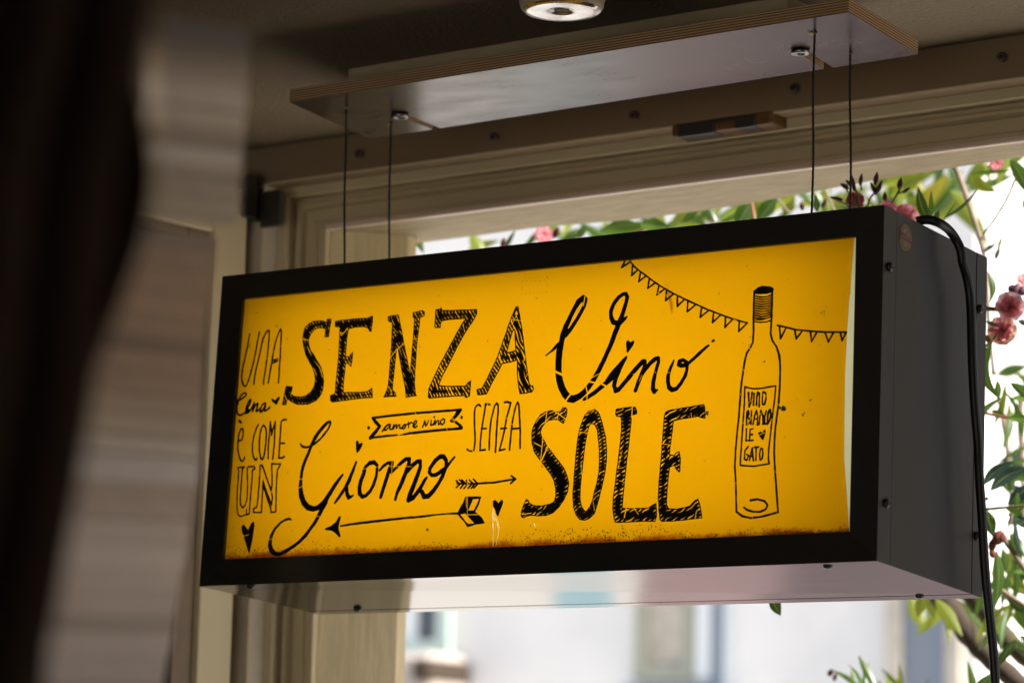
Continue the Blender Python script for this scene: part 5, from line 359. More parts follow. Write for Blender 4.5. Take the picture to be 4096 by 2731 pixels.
L(box('hinge_leaf', (-.288, -.252, .447, .4575, h1[2] - .012, h1[2] + .038), M['blackm'], hg, .002), hg)
L(box('hinge_leaf', (-.318, -.292, .442, .458, h1[2] - .002, h1[2] + .046), M['blackm'], hg, .002), hg)

for o in (lint, wf, ck, sash, hg): turn(o)

# ------------------------------------------------------------------ suspension board under the ceiling
PZ = .5955; PT = .0162
pl = [Vector(p) for p in CFG['plate']]        # front-left, front-right, back-right, back-left
bd = empty('hanging_board', 'dark faced plywood board fixed under the ceiling carrying the sign cables', 'board', tuple((pl[0] + pl[2]) / 2))
def notch(k):
    a, b = Vector(CFG['notch'][k][0]), Vector(CFG['notch'][k][1]); bl, br = pl[3], pl[2]
    d = (b - a).normalized(); s = Vector((d.y, -d.x, 0)); w = .0062
    e = (br - bl).normalized()
    def hit(p):                                # slot side meets the back edge
        den = d.x * e.y - d.y * e.x; q = bl - p; t = (q.x * e.y - q.y * e.x) / den; return p + d * t
    r = [hit(a + s * w)]
    for i in range(9):
        an = math.pi * i / 8; r.append(a + s * w * math.cos(an) - d * w * math.sin(an))
    r.append(hit(a - s * w)); return r, a
n0, a0 = notch(0); n1, a1 = notch(1)
outl = [pl[0], pl[1], pl[2]] + n1 + n0 + [pl[3]]
nv = len(outl); V = [(p.x, p.y, PZ) for p in outl] + [(p.x, p.y, PZ + PT) for p in outl]
o = obj('plywood_sheet', V, [tuple(range(nv))[::-1], tuple(range(nv, 2 * nv))] + [(i, (i + 1) % nv, (i + 1) % nv + nv, i + nv) for i in range(nv)], [M['film_ply'], M['ply']], bd)
o.data.polygons.foreach_set('material_index', [0, 1] + [1] * nv); o.data.update(); L(fixn(o), bd)
for a in (a0, a1):
    v, f = lathe([(.003, .0035), (.0104, .0035), (.0112, .0022), (.0104, .0), (.0062, -.0004), (.0052, .0018), (.0045, .0035)], 32, 'Z', (a.x, a.y, PZ - .0045)); L(obj('washer', v, f, M['steel'], bd, True), bd)
    v, f = lathe([(.002, .01), (.0046, .004), (.0042, .0006), (.0028, -.0004)], 18, 'Z', (a.x, a.y, PZ - .0045)); L(obj('bolt_head', v, f, M['screw'], bd, True), bd)
ang = math.atan2(pl[1].y - pl[0].y, pl[1].x - pl[0].x)
bt = box('batten', (0, .64, 0, .075, 0, ZC - PZ - PT - .0006), M['cream'], None, .0015); bt.location = (.076, .162, PZ + PT + .0003); bt.rotation_euler.z = ang
tag(bt, 'cream painted batten between the plywood board and the ceiling', 'batten')
for k, c in enumerate(CFG['cab']):               # splintered wood round each cable hole
    c = Vector(c[0]); parts = []
    rad = [.004, .0035, .011, .004][k]
    for j in range(7):
        an = rnd.uniform(0, 6.28); l = rad * rnd.uniform(.6, 1.3); q = Vector((math.cos(an) * l, math.sin(an) * l * .35, 0)); s = Vector((-q.y, q.x, 0)) * .5 + Vector((.0006, .0003, 0))
        parts.append(([c + s, c - s, c + q + Vector((0, 0, -.002)), c + s + Vector((0, 0, .001)), c - s + Vector((0, 0, .001))], [(0, 1, 2), (3, 2, 4), (0, 2, 3), (1, 4, 2)]))
    V, F = merge(parts); L(obj('wood_splinters', [p + Vector((0, 0, -.0006)) for p in V], F, M['chip'], bd), bd)
# ceiling fitting
lc = CFG['lamp'][0]
lf_ = empty('ceiling_fitting', 'round yellowed ceiling fitting with a scuffed polished metal face', 'ceiling fitting', (lc[0], lc[1], ZC))
v, f = lathe([(.0475, ZC - .0005), (.0485, .64), (.0475, .614), (.0455, .6045), (.0435, .6005), (.0425, .6003)], 56, 'Z', (lc[0], lc[1], 0)); L(obj('housing', v, f, M['lampb'], lf_, True), lf_)
v, f = lathe([(.0428, .6012), (.0415, .5990), (.034, .5984), (.018, .5990), (.0085, .5998), (.0080, .6008)], 56, 'Z', (lc[0], lc[1], 0)); L(obj('metal_face', v, f, M['disc'], lf_, True), lf_)
v, f = lathe([(.0078, .5992), (.0070, .5999), (.0066, .6006)], 28, 'Z', (lc[0], lc[1], 0)); L(obj('centre_hole', v, f, M['hole'], lf_, True), lf_)

# ------------------------------------------------------------------ the lightbox sign (built in its own frame, hanging tilted)
sign = empty('lightbox_sign', 'black metal lightbox sign with a glowing yellow hand lettered panel', 'sign')
sign.rotation_euler.x = CFG['tilt']
fo = [Vector((x, 0, z)) for x, z in CFG['fo']]; fi = [Vector((x, 0, z)) for x, z in CFG['fi']]; D = .2454
bo = [Vector((x, D, z)) for x, z in CFG['bo']]
YA, YB = .0292, .2200
def ring(t): return [a.lerp(b, t / D) for a, b in zip(fo, bo)]       # outer corners at depth t
names = ['frame_rail', 'frame_stile', 'frame_rail', 'frame_stile']
for k in range(4):
    a, b = k, (k + 1) % 4
    prof_f = [(0, 0), (1, 0), (1, .0052), (.30, .0052), (.30, YA), (0, YA)]
    V = []
    for c in (a, b):
        for w, y in prof_f:
            p = fo[c].lerp(fi[c], w); V.append((p.x, y, p.z))
            if w < 1: V[-1] = tuple(Vector(V[-1]) + (ring(y)[c] - fo[c] - Vector((0, y, 0))) * (1 - w))
    F = [(0, 1, 2, 3, 4, 5)[::-1], tuple(range(6, 12))] + [(i, (i + 1) % 6, (i + 1) % 6 + 6, i + 6) for i in range(6)]
    bevel(obj(names[k], V, F, M['alu'] if k == 0 else M['alu_side'], sign), .0003, 1)
def shell(name, k, y0, y1, th=.004, inset=0.0):
    a, b = k, (k + 1) % 4; r0, r1 = ring(y0), ring(y1); c0 = sum(r0, Vector()) / 4; c1 = sum(r1, Vector()) / 4
    def inn(p, c): 
        d = c - p; return p + Vector((math.copysign(th, d.x), 0, math.copysign(th, d.z)))
    def ins(p, c):
        d = c - p; return p + Vector((math.copysign(inset, d.x), 0, math.copysign(inset, d.z)))
    q = [ins(r0[a], c0), ins(r0[b], c0), ins(r1[b], c1), ins(r1[a], c1)]
    V = q + [inn(q[0], c0), inn(q[1], c0), inn(q[2], c1), inn(q[3], c1)]
    return bevel(obj(name, V, [(0, 1, 2, 3), (7, 6, 5, 4), (0, 4, 5, 1), (1, 5, 6, 2), (2, 6, 7, 3), (3, 7, 4, 0)], M['alu'] if k == 0 else M['alu_side'], sign), .0003)
for k, nm in enumerate(['bottom_panel', 'side_panel', 'top_panel', 'side_panel']):
    shell(nm, k, YA + .0007, YB - .0007, inset=.0003)
    shell('back_trim', k, YB, D)
q = ring(D - .004)
cen = sum(q, Vector()) / 4
V = [p + Vector((math.copysign(.0045, (cen - p).x), 0, math.copysign(.0045, (cen - p).z))) for p in q]; V += [p + Vector((0, .003, 0)) for p in V]
fixn(obj('back_panel', V, [(0, 1, 2, 3), (7, 6, 5, 4), (0, 4, 5, 1), (1, 5, 6, 2), (2, 6, 7, 3), (3, 7, 4, 0)], M['alu'], sign))
lx0, lx1, lz0, lz1 = .0125, .8835, .0125, .3670       # white reflector tray and its tubes
parts = [bx(lx0, lx1, .225, .227, lz0, lz1), bx(lx0, lx1, .0315, .2245, lz0 - .002, lz0), bx(lx0, lx1, .0315, .2245, lz1, lz1 + .002), bx(lx0 - .002, lx0, .0315, .2245, lz0, lz1), bx(lx1, lx1 + .002, .0315, .2245, lz0, lz1)]
fixn(obj('reflector_tray', *merge(parts), M['liner'], sign))
for z in (.085, .19, .295):
    obj('light_tube', *tube([(.085, .115, z), (.815, .115, z)], .010, 10), M['tube'], sign, True)
for a in ((.013, .0412, .013, .366), (.0413, .8835, .3448, .366), (.0413, .8835, .013, .0325)):   # hidden strips added to shade the film edges
    box('edge_shade_strip', (a[0], a[1], .0185, .0285, a[2], a[3]), M['alu'], sign)
# drawing tools: signed distance fields on the panel plane, meshed with marching squares
def seg_sd(X, Z, pts):
    d = np.full(X.shape, 1e9)
    n = len(pts) // 3; q = [(pts[3 * i], pts[3 * i + 1], pts[3 * i + 2] / 2) for i in range(n)]
    if n == 1: q.append(q[0])
    for (x0, z0, r0), (x1, z1, r1) in zip(q, q[1:]):
        dx, dz = x1 - x0, z1 - z0; l = dx * dx + dz * dz or 1e-9
        t = np.clip(((X - x0) * dx + (Z - z0) * dz) / l, 0, 1)
        d = np.minimum(d, np.hypot(X - x0 - t * dx, Z - z0 - t * dz) - (r0 + (r1 - r0) * t))
    return d
def poly_sd(X, Z, pts):
    n = len(pts) // 2; q = [(pts[2 * i], pts[2 * i + 1]) for i in range(n)]
    d = np.full(X.shape, 1e9); ins = np.zeros(X.shape, bool)
    for (x0, z0), (x1, z1) in zip(q, q[1:] + q[:1]):
        dx, dz = x1 - x0, z1 - z0; l = dx * dx + dz * dz or 1e-9
        t = np.clip(((X - x0) * dx + (Z - z0) * dz) / l, 0, 1); d = np.minimum(d, np.hypot(X - x0 - t * dx, Z - z0 - t * dz))
        c = ((z0 <= Z) != (z1 <= Z)); 
        if dz: ins ^= c & (X < x0 + dx * (Z - z0) / dz)
    return np.where(ins, -d, d)
def msq(f, x0, z0, h, y):
    """polygons of the region f<0 on a grid (units 0.1 mm), as verts and faces in the panel plane"""
    nz, nx = f.shape; V, F = [], []
    ins = f < 0
    full = ins[:-1, :-1] & ins[1:, :-1] & ins[:-1, 1:] & ins[1:, 1:]; anyi = ins[:-1, :-1] | ins[1:, :-1] | ins[:-1, 1:] | ins[1:, 1:]
    def P(x, z): V.append(((x0 + x * h) * 1e-4, y, (z0 + z * h) * 1e-4)); return len(V) - 1
    for j in range(nz - 1):
        row = full[j]; i = 0
        for i in np.nonzero(row & ~np.concatenate([[False], row[:-1]]))[0]:
            e = i
            while e < nx - 1 and row[e]: e += 1
            F.append((P(i, j), P(e, j), P(e, j + 1), P(i, j + 1)))
        for i in np.nonzero(anyi[j] & ~row)[0]:
            cs = ((i, j), (i + 1, j), (i + 1, j + 1), (i, j + 1)); pl_ = []
            for (a, b), (c, d) in zip(cs, cs[1:] + cs[:1]):
                fa, fb = f[b, a], f[d, c]
                if fa < 0: pl_.append((a, b))
                if (fa < 0) != (fb < 0):
                    t = fa / (fa - fb); pl_.append((a + (c - a) * t, b + (d - b) * t))
            if len(pl_) >= 3: F.append(tuple(P(*p) for p in pl_))
    return V, F
FY = .006
# yellow film sheet with its uneven right edge; scraped places are separate pieces of the same plane
fl_poly = []
for x, z in FILM: fl_poly += [x * 1e4, z * 1e4]
fl_poly += [.022 * 1e4, .022 * 1e4, .022 * 1e4, .360 * 1e4]
def region(pts3):
    a = np.array(pts3, float).reshape(-1, 3); m = a[:, 2].max() / 2 + 6
    return a[:, 0].min() - m, a[:, 0].max() + m, a[:, 1].min() - m, a[:, 1].max() + m
X, Z = np.meshgrid(np.arange(200, 8790, 5.0), np.arange(200, 3640, 5.0))
f = poly_sd(X, Z, fl_poly)
for d_ in DRIPS: f = np.maximum(f, -seg_sd(X, Z, d_))
film = obj('yellow_film', *msq(f, 200, 200, 5.0, FY), M['film'], sign)
for d_ in DRIPS:                                   # scraped places that pass more light
    x0, x1, z0, z1 = region(d_); h = 2.5; X, Z = np.meshgrid(np.arange(x0, x1, h), np.arange(z0, z1, h))
    v, f = msq(seg_sd(X, Z, d_), x0, z0, h, FY + .0001); obj('scraped_streak', v, f, M['drip'], film)
V = [(x - .0025, .0075, z) for x, z in FILM] + [(.8835, .0075, .022), (.8835, .0075, .360)]
obj('acrylic_diffuser', V, [tuple(range(len(V)))], M['diff'], sign)
nrng = np.random.default_rng(3)
for (name, label, ss, ff, hh, cc, hat) in INK:
    bbx = []
    for s in ss: bbx.append(region(s))
    for f_ in ff:
        a = np.array(f_, float).reshape(-1, 2); bbx.append((a[:, 0].min() - 6, a[:, 0].max() + 6, a[:, 1].min() - 6, a[:, 1].max() + 6))
    b = np.array(bbx); x0, x1, z0, z1 = b[:, 0].min(), b[:, 1].max(), b[:, 2].min(), b[:, 3].max()
    h = 3.4; xs = np.arange(x0, x1 + h, h); zs = np.arange(z0, z1 + h, h); X, Z = np.meshgrid(xs, zs)
    wob = .8 * np.sin(X / 23 + 1.3 * np.sin(Z / 31)) + .8 * np.sin(Z / 19 + np.sin(X / 27))
    f = np.full(X.shape, 1e9)
    def win(bb):
        i0, i1 = np.searchsorted(xs, bb[0] - 8), np.searchsorted(xs, bb[1] + 8); j0, j1 = np.searchsorted(zs, bb[2] - 8), np.searchsorted(zs, bb[3] + 8)
        return slice(max(j0 - 1, 0), j1 + 1), slice(max(i0 - 1, 0), i1 + 1)
    for s in ss:
        w = win(region(s)); f[w] = np.minimum(f[w], seg_sd(X[w], Z[w], s))
    for f_ in ff: f = np.minimum(f, poly_sd(X, Z, f_) - 3)
    for q_ in hh: f = np.maximum(f, -poly_sd(X, Z, q_) - (4 if hat else 0))
    f = f + wob - 3.0
    if hat:                                        # hand hatching: slanted wedge gaps inside the outline
        g, p, dep, lw, an = hat; an = math.radians(an)
        u = X * math.cos(an) + Z * math.sin(an); v_ = -X * math.sin(an) + Z * math.cos(an)
        u = u + 9 * np.sin(v_ / 70) + 5 * np.sin(v_ / 29 + X / 60)
        cell = np.floor(u / p); fr = u / p - cell
        rv = np.abs(np.sin(cell * 12.9898 + 4.1) * 43758.5453) % 1
        big = .5 + .5 * np.sin(X / 190 + Z / 260 + len(label)) 
        ins_ = -f
        gap = g * (.35 + .9 * rv) * (.55 + .7 * big)
        wedge = (np.abs(fr - .5) - gap * np.clip(1 - (ins_ - lw) / (dep * (.7 + .8 * rv)), 0, 1) * .5) * p
        hole = np.maximum(wedge, lw - ins_ )
        f = np.maximum(f, -hole)
    for c_ in cc:
        w = win(region(c_)); f[w] = np.maximum(f[w], -seg_sd(X[w], Z[w], c_))
    v, fc = msq(f, x0, z0, h, FY - .0004)
    o = obj(name, v, fc, M['ink'], film); o['label'] = label
M['bug2'] = mat('light_brown_grime', (.16, .06, .01), .8)
v, f = [], []
for pl_ in CFG['tape']:
    fl3 = [c for p in pl_ for c in (p[0], p[1], 3.2)]; x0, x1, z0, z1 = region(fl3); X, Z = np.meshgrid(np.arange(x0, x1, 2.5), np.arange(z0, z1, 2.5))
    a_, b_ = msq(seg_sd(X, Z, fl3) + 1.1 + 1.4 * np.sin(X / 9 + Z / 13), x0, z0, 2.5, FY - .0003); f += [tuple(i + len(v) for i in q) for q in b_]; v += a_
obj('tape_ghost', v, f, M['bug2'], film)
m = bpy.data.materials.new('thin_brown_smear'); m.use_nodes = True; nt = m.node_tree; tr = nt.nodes.new('ShaderNodeBsdfTransparent'); tr.inputs[0].default_value = (.55, .36, .15, 1); nt.links.new(tr.outputs[0], nt.nodes['Material Output'].inputs[0])
obj('brown_smear', [(x * 1e-4, FY + .0006, z * 1e-4) for x, z in CFG['smear']], [tuple(range(len(CFG['smear'])))], m, film)
# specks of green ink, trapped insects and grime along the bottom edge
M['green'] = mat('green_ink_speck', (.05, .14, .03), .6); M['bug'] = mat('brown_grime', (.05, .016, .004), .8)
def blob(x, z, r, k=7, el=1.0, an=0):
    out = []
    for i in range(k):
        a = 2 * math.pi * i / k; q = r * rnd.uniform(.55, 1.15); px, pz = math.cos(a) * q * el, math.sin(a) * q / el
        out.append((x + px * math.cos(an) - pz * math.sin(an), z + px * math.sin(an) + pz * math.cos(an)))
    return out
def flat(name, polys, m, y, parent):
    V, F = [], []
    for p in polys:
        k = len(V); V += [(x * 1e-4, y, z * 1e-4) for x, z in p]; F.append(tuple(range(k, k + len(p)))[::-1])
    return obj(name, V, F, m, parent)
def spat(lst):
    out = []
    for x, z, r in lst:
        r *= 1.7
        for i in range(max(3, int(r / 4))): out.append(blob(x + rnd.gauss(0, r * .45), z + rnd.gauss(0, r * .45), r * rnd.uniform(.3, .65), 6, rnd.uniform(.8, 1.3), rnd.uniform(0, 3)))
    return out
tag(flat('green_specks', spat(SPECKS), M['green'], FY - .0003, film), kind='stuff')
pol = spat([(x, z, r * .55) for x, z, r in BUGS]); pol2 = []
zb = lambda x: 321 + 12 * (x - 346) / (8680 - 346)
for i in range(2600):
    x = rnd.uniform(350, 8650); dens = .35 + .65 * (math.sin(x / 420 + 1) * .5 + .5) * (1 if x > 3300 else .7) 
    if rnd.random() > dens: continue
    hgt = abs(rnd.gauss(0, 62 + 38 * math.sin(x / 700) + 20 * math.sin(x / 230))) * (1.0 if x > 2500 else .8)
    if hgt > 190: continue
    (pol if rnd.random() < .6 else pol2).append(blob(x, zb(x) + hgt, rnd.uniform(3.5, 10) * (1.5 if rnd.random() < .06 else 1), 6, rnd.uniform(.8, 1.9), rnd.uniform(0, 3.1)))
for i in range(320):
    x = rnd.uniform(400, 8500); z = rnd.uniform(400, 3400); pol2.append(blob(x, z, rnd.uniform(1.5, 4.2), 5, rnd.uniform(.8, 1.6), rnd.uniform(0, 3)))
tag(flat('insect_grime', pol, M['bug'], FY - .00025, film), kind='stuff'); tag(flat('pale_grime', pol2, M['bug2'], FY - .0002, film), kind='stuff')
# pan head screws on side and bottom
def pan(r): return [(r * .98, 0), (r, -r * .25), (r * .9, -r * .55), (r * .6, -r * .8), (r * .3, -r * .86), (r * .22, -r * .6)]
for y, z in CFG['side_screws']:
    v, f = lathe([(a, -b) for a, b in pan(.0052)], 18, 'X', (float(np.interp(z, [0, .38], [CFG['fo'][1][0], CFG['fo'][2][0]])) + .0002 + y * .010, y, z)); fixn(obj('screw', v, f, M['screw'], sign, True))
for x, y in CFG['bot_screws']:
    v, f = lathe(pan(.0052), 18, 'Z', (x, y, .0008 if x < .5 else -.0005)); fixn(obj('screw', v, f, M['screw'], sign, True))
# round sticker on the side panel
M['st_o'] = mat('sticker_ring', (.20, .115, .045), .6, noise=(300, .35, .6), col2=(.13, .08, .035)); M['st_c'] = mat('sticker_centre', (.24, .21, .155), .6, noise=(260, .4, .6), col2=(.10, .11, .09)); M['st_r'] = mat('sticker_band', (.16, .03, .03), .6); M['st_t'] = mat('sticker_letters', (.28, .22, .17), .6)
sy, sz = CFG['sticker']; sr = CFG['stickr']; sidex = lambda z: np.interp(z, [0, .38], [CFG['fo'][1][0], CFG['fo'][2][0]]); sx = float(sidex(sz)) + .0004
def disc(r, x, k=40): return [(x, sy + r * math.cos(2 * math.pi * i / k), sz + r * math.sin(2 * math.pi * i / k)) for i in range(k)]
stk = obj('round_sticker', disc(sr, sx) , [tuple(range(40))], M['st_t'], sign)
obj('sticker_ring', disc(sr * .95, sx + .0002), [tuple(range(40))], M['st_o'], stk); obj('sticker_centre', disc(sr * .66, sx + .0004), [tuple(range(40))], M['st_c'], stk)
q = sr * .22; e = sr * .93
obj('sticker_band', [(sx + .0006, sy - e, sz - q + .001), (sx + .0006, sy + e, sz - q - .001), (sx + .0006, sy + e, sz + q - .001), (sx + .0006, sy - e, sz + q + .001)], [(0, 1, 2, 3)], M['st_r'], stk)
V, F = [], []
for i in range(9):
    u = -e * .78 + i * e * .195
    for (a, b, c, d) in ((u, u + .0007, -q * .62, q * .62),) + (((u, u + .0019, q * .4, q * .62),) if i % 2 else ((u, u + .0018, -.0003, .0005),)):
        k = len(V); V += [(sx + .0008, sy + a, sz + c), (sx + .0008, sy + b, sz + c), (sx + .0008, sy + b, sz + d), (sx + .0008, sy + a, sz + d)]; F.append((k, k + 1, k + 2, k + 3))
obj('sticker_marks', V, F, M['st_t'], stk)
# power cord and suspension cables
cp = smoothpath(CFG['cord'], 5)
tag(obj('power_cord', *tube(cp, .0051, 12), M['rubber'], None, True), 'thick black power cord hanging over the right side of the sign', 'cord')
lab = ['front left wire cable holding the yellow sign', 'rear left wire cable holding the yellow sign', 'front right wire cable holding the yellow sign', 'rear right wire cable holding the yellow sign']
for k in range(4):
    t = Vector(CFG['cab'][k][0]); b = Vector(CFG['cabb'][k]); d = (b - t)
    # run on down to the top panel of the sign
    ys = b.y; top = .3793 * math.cos(CFG['tilt']) + (ys * 1) * math.sin(CFG['tilt']); ext = max(0, b.z - top)
    end = b + d.normalized() * ext
    pts = []
    for i in range(25):
        s = i / 24; p = t.lerp(end, s); p.x += .0006 * math.sin(9 * s + k); pts.append(p)
    strands = []
    for ph in (0, 2.09, 4.19):
        hp = []
        for i in range(150):
            s = i / 149; p = t.lerp(end, s); a = ph + s * 55; hp.append(p + Vector((.0006 * math.sin(9 * s + k) + .0006 * math.cos(a), .0006 * math.sin(a), 0)))
        strands.append(tube(hp,   .00085, 5))
    tag(obj('wire_cable', *merge(strands), M['cable'], None, True), lab[k], 'cable', 'wire cables holding up the sign')

# ------------------------------------------------------------------ near, far out of focus: slatted panel and dark drape
def panel(label, rows, cols, k):
    band = [(Vector(a), Vector(b)) for a, b in rows]; zt, zb_ = band[0][0].z, band[-1][0].z
    def at(t):
        z = zt + (zb_ - zt) * t
        for (a, al), (b, bl) in zip(band, band[1:]):
            if a.z >= z >= b.z - 1e-6:
                s = (a.z - z) / (a.z - b.z); return a.lerp(b, s), al.lerp(bl, s)
        return band[-1]
    p_ = empty('slatted_panel', label, 'slatted panel', tuple(band[-1][0]))
    tot = sum(c[0] for c in cols); t0 = 0
    for h, c in cols:
        t1 = t0 + h / tot; (a, al), (b, bl) = at(t0), at(t1 - .0015); t0 = t1
        nrm = (al - a).cross(b - a).normalized(); nrm = nrm if nrm.y < 0 else -nrm
        off = nrm * rnd.uniform(-.0004, .0004)
        V = [a + off, al + off, bl + off, b + off]; V += [q - nrm * .012 for q in V]
        lc_ = [x * k for x in lin([y / 255 for y in c])]; lc_ = [x * min(1, .82 / max(lc_)) for x in lc_]
        m = mat('slat_%d_%d_%d' % c, lc_, .75, noise=(9, .3, .7), col2=[x * .8 for x in lc_], stretch=(.3, .3, 2))
        L(fixn(L(obj('slat', V, [(0, 1, 2, 3), (7, 6, 5, 4), (0, 4, 5, 1), (1, 5, 6, 2), (2, 6, 7, 3), (3, 7, 4, 0)], m, p_), p_)), p_)
panel('pale grey slatted panel leaning in front of the ceiling, out of focus', CFG['band'],
      [(50, (52, 43, 33)), (50, (64, 54, 43)), (45, (82, 71, 59)), (50, (100, 88, 74)), (40, (114, 102, 88)), (45, (132, 122, 110)), (55, (142, 131, 119)), (14, (112, 102, 90)), (60, (139, 127, 113)), (50, (118, 106, 90)),
       (40, (104, 92, 76)), (62, (146, 138, 128)), (36, (128, 117, 102)), (40, (108, 97, 80)), (44, (126, 114, 98)), (18, (104, 92, 76)), (55, (128, 117, 99)), (40, (118, 106, 88))], 3.1)
panel('brown and grey slats standing in for reflections in the sash pane, out of focus', CFG['band2'],  # slat colours paint the blurred reflections in the sash glass
      [(60, (86, 72, 58)), (90, (98, 80, 60)), (95, (104, 82, 58)), (90, (108, 84, 60)), (85, (102, 80, 56)), (60, (84, 66, 48)), (90, (106, 85, 63)), (80, (108, 88, 66)), (75, (116, 99, 79)), (80, (124, 110, 92)),
       (70, (134, 124, 112)), (100, (145, 137, 130)), (55, (118, 104, 90)), (85, (122, 107, 94)), (90, (132, 119, 109)), (100, (138, 126, 117)), (90, (130, 118, 108)), (95, (126, 114, 105)), (60, (110, 98, 84)), (90, (128, 117, 108)), (110, (122, 112, 104)), (80, (118, 108, 100))], 3.4)
cu = [(Vector(a), Vector(b)) for a, b in CFG['curt']]
V, F = [], []; nu = 40
nr = (len(cu) - 1) * 6 + 1
for j in range(nr):
    t = j / 6; i = min(int(t), len(cu) - 2); s = t - i
    a, b = cu[i][0].lerp(cu[i + 1][0], s), cu[i][1].lerp(cu[i + 1][1], s)
    d = (b - a); nrm = Vector((d.y, -d.x, 0)).normalized()
    for u in range(nu + 1):
        w = u / nu; V.append(a + d * w + nrm * .018 * math.sin(w * 21 + .5 * math.sin(t * 1.3)) )
for j in range(nr - 1):
    for u in range(nu): F.append((j * (nu + 1) + u, j * (nu + 1) + u + 1, (j + 1) * (nu + 1) + u + 1, (j + 1) * (nu + 1) + u))
o = tag(obj('dark_drape', V, F, M['dark'], None, True), 'nearly black drape at the left edge nearest the camera, very blurred', 'drape')
sm_ = o.modifiers.new('thick', 'SOLIDIFY'); sm_.thickness = .006

# ------------------------------------------------------------------ across the street: pale building
BX0, BX1, BY, BT = -24.0, -7.55, 18.0, 10.5
hb = empty('pale_building', 'pale rendered building across the street seen blurred under the sign', 'building', (BX1, BY, ZF))
def hbp(n, a, m, p=None, bv=0): o = box(n, a, m, p or hb, bv); (L(o, hb) if p is None else L(o, hb)); return o
w1, aw, w2 = CFG['win1'], CFG['awn'], CFG['win2']
hbp('wall', (BX0, BX1, BY, BY + 14, ZF, BT), M['fwall'])
hbp('eaves', (BX0, BX1 + .25, BY - .35, BY + 14.2, BT, BT + .18), M['fwall'])
def win(x0, x1, z0, z1, fm, pm, fr=.09):
    o = obj('window', *merge([bx(x0 - fr, x0, BY - .07, BY - .002, z0 - fr, z1 + fr), bx(x1, x1 + fr, BY - .07, BY - .002, z0 - fr, z1 + fr), bx(x0, x1, BY - .07, BY - .002, z0 - fr, z0), bx(x0, x1, BY - .07, BY - .002, z1, z1 + fr)]), fm, hb); L(o, hb)
    g = box('pane', (x0, x1, BY - .02, BY - .004, z0, z1), pm, o)
    return o
# teal framed window on the left: curtain and a dark half
a = win(-13.25, w1[3][0], w1[2][1], 2.75, M['teal'], M['curt'], .13)
box('dark_pane', (w1[2][0], w1[3][0] - .02, BY - .035, BY - .021, w1[2][1], 2.75), M['dglass'], a)
hbp('awning', (-13.6, aw[1][0], BY - .55, BY - .003, aw[0][1] - .25, aw[1][1]), M['tile'], None, .05)
hbp('awning_end', (aw[1][0] - .16, aw[1][0] + .02, BY - .6, BY - .003, aw[0][1] - .02, aw[1][1] - .06), M['bough'], None, .02)
# beige blind with olive frame, bluish side light and slate shutter
b_ = win(w2[0][0] + .08, w2[1][0] - .10, w2[0][1] + .10, 3.2, M['olive'], M['beige'], .11)
hbp('side_light', (w2[1][0] + .02, w2[1][0] + .16, BY - .06, BY - .003, w2[0][1], 3.2), M['curt'])
hbp('shutter', (w2[1][0] + .165, w2[2][0] + .02, BY - .08, BY - .003, w2[0][1] - .06, 3.2), M['slate'], None, .01)
hbp('window_ledge', (w2[0][0] - .1, w2[2][0] + .05, BY - .16, BY - .003, w2[0][1] - .14, w2[0][1] - .065), M['slate'])
for x in (-16.5, -19.5, -22.0): win(x, x + .9, 1.2, 2.8, M['teal'], M['dglass'])
c_ = win(-8.15, -7.78, ZF + 1.2, 1.75, M['beige'], M['slate'], .12)
# mauve terrace with a pink border and a cyan strip, added below the view to tint the sign's reflections
M['mauve'] = mat('mauve_reflection_tint', (.13, .088, .088), .8, noise=(2, .3, .7)); M['pinkt'] = mat('pink_reflection_tint', (.31, .205, .195), .8, noise=(2, .3, .7)); M['cyant'] = mat('cyan_reflection_tint', (.16, .40, .47), .6, noise=(3, .3, .7))
zt_ = ZF - .016
def gx(x, y): return (x - .62 * (y - 10.0), y, zt_)       # strips slant along the mirrored sight lines
tag(obj('reflection_ground', [gx(-4.95, 6.0), (40, 3.0, zt_), (40, 15.3, zt_), gx(-4.95, 15.0)], [(0, 1, 2, 3)], M['mauve']), kind='structure')
tag(obj('reflection_pink', [gx(-5.70, 6.0), gx(-4.953, 6.0), gx(-4.953, 15.0), gx(-5.70, 15.0)], [(0, 1, 2, 3)], M['pinkt']), kind='structure')
tag(obj('reflection_cyan', [gx(-6.20, 9.5), gx(-5.86, 9.5), gx(-5.82, 13.0), gx(-6.24, 13.0)], [(0, 1, 2, 3)], M['cyant']), kind='structure')
# a stone building further right added out of view to darken what the sign's side mirrors
ob = empty('reflected_stone_building', 'unseen stone building added far right to darken the reflection in the sign side', 'building', (6, 15.5, ZF))
M['stone'] = mat('grey_stone', (.42, .33, .21), .9, noise=(1.5, .3, .7))
L(box('wall', (6, 40, 15.5, 26, ZF, 8.5), M['stone'], ob), ob); L(box('eaves', (5.8, 40.2, 15.2, 26, 8.5, 8.7), M['stone'], ob), ob)
for i in range(7):
    for z in (-1.2, 2.2, 5.4):
        w_ = L(box('window', (7.5 + i * 4, 9 + i * 4, 15.42, 15.495, z, z + 2), M['fwall'], ob), ob); box('pane', (7.6 + i * 4, 8.9 + i * 4, 15.40, 15.418, z + .1, z + 1.9), M['dglass'], w_)

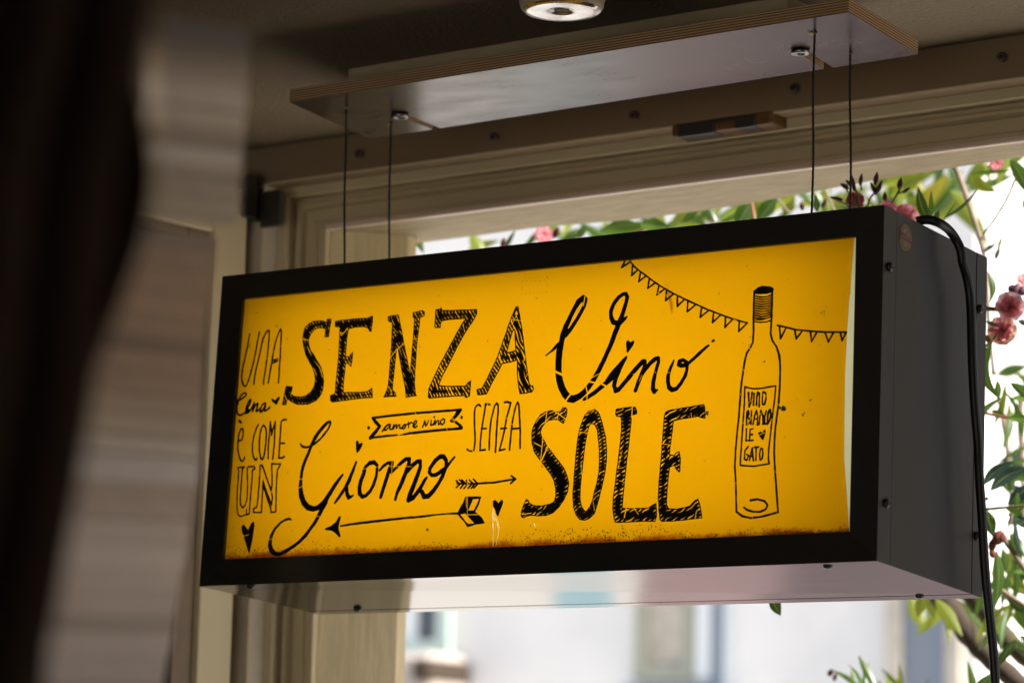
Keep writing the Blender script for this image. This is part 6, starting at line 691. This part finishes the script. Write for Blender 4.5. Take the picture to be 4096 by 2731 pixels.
# ------------------------------------------------------------------ oleander outside the window
ol = empty('oleander_bush', 'flowering oleander bush with narrow leaves and pink flowers outside the window', 'bush', (.95, .8, ZF))
def olp(o): return L(o, ol)
camp = Vector(CFG['cam'])
def leaf(B, T, w, kind, bend):
    B, T = Vector(B), Vector(T); ax = T - B; l = ax.length; t = ax.normalized(); view = ((B + T) / 2 - camp).normalized()
    s = t.cross(view).normalized(); n = s.cross(t).normalized()
    roll = rnd.uniform(-.5, .5); s, n = s * math.cos(roll) + n * math.sin(roll), n * math.cos(roll) - s * math.sin(roll)
    w = w / max(.8, math.cos(roll)); V, F, mi = [], [], []; N = 9
    for i in range(N + 1):
        u = i / N; wd = w * .5 * (math.sin(math.pi * min(1, u ** .86)) ** 1.05) + w * .03 * (1 - u)
        c = B + ax * u + (t.cross(view).normalized() * bend * 2.2 * l * .5 * math.sin(math.pi * u)) - n * l * .05 * math.sin(math.pi * u)
        for k in (-1, -.09, .09, 1): V.append(c + s * wd * k + n * (wd * .28 * (abs(k) > .5)))
    for i in range(N):
        for k in range(3): F.append((i * 4 + k, i * 4 + k + 1, i * 4 + k + 5, i * 4 + k + 4)); mi.append(1 if k == 1 else 0)
    return olp(obj('leaf', V, F, [LEAF[kind], LEAF[5]], ol, True, mi))
for B, T, w, k, b in CFG['leaves']: leaf(B, T, w, k, b)
SM = [M['bark'], M['twig'], M['twigr'], M['bough'], M['bougho']]
for pts, r, k in CFG['stems']:
    sp = smoothpath(pts, 6); n = len(sp); olp(obj('branch' if k >= 3 else 'stem', *tube(sp, [r * (1.1 - .35 * i / n) * (1 + .06 * math.sin(i * 1.7)) for i in range(n)], 10), SM[k], ol, True))
for B, T, r, k in CFG['buds']:
    B, T = Vector(B), Vector(T); n = 8
    olp(obj('bud', *tube([B.lerp(T, i / n) for i in range(n + 1)], [max(.0004, r * math.sin(math.pi * min(.99, .12 + .86 * (i / n) ** .9)) ** .8) for i in range(n + 1)], 8), BUD[k], ol, True))
def flower(P, r, k):
    P = Vector(P); f = olp(obj('flower', *lathe([(r * .08, 0), (r * .16, -r * .1), (r * .05, -r * .3)], 10, 'Z', (0, 0, 0)), LEAF[2], ol, True))
    f.location = P
    vd = (camp - P).normalized(); ax = (vd + Vector((rnd.uniform(-.35, .35), 0, rnd.uniform(-.2, .35)))).normalized()
    rq = ax.to_track_quat('Z', 'Y'); f.rotation_euler = rq.to_euler()
    for lay, (cnt, rr, lift) in enumerate(((5, 1.1, .02), (5, .8, .22), (3, .45, .5))):
        for i in range(cnt):
            an = 2 * math.pi * (i + .5 * lay + rnd.uniform(-.12, .12)) / cnt; V, F = [], []; NU, NV = 8, 8; sk = rnd.uniform(-.1, .1); cu_ = rnd.uniform(-.02, .16)
            for a in range(NU + 1):
                u = a / NU
                for b in range(NV + 1):
                    v = b / NV * 2 - 1; wd = rr * r * .72 * (.15 + .85 * math.sin(math.pi * .5 * min(1, u * 1.25)))
                    edge = (1 - .30 * v * v * u) * (1 + .04 * math.sin(v * 7 + i * 2))
                    x = rr * r * u * edge; y = wd * v + sk * r * u
                    z = rr * r * (lift * u ** .8 - cu_ * u ** 3 + .16 * v * v * u + .13 * math.sin(v * 6 + i * 1.7 + lay) * u * u)
                    V.append((x * math.cos(an) - y * math.sin(an), x * math.sin(an) + y * math.cos(an), z))
            for a in range(NU):
                for b in range(NV): F.append((a * (NV + 1) + b, a * (NV + 1) + b + 1, (a + 1) * (NV + 1) + b + 1, (a + 1) * (NV + 1) + b))
            obj('petal', V, F, PET[k] if lay < 1 or k == 2 else PET[4] if lay == 1 else PET[3], f, True)
for P, r, k in CFG['flowers']: flower(P, r, k)
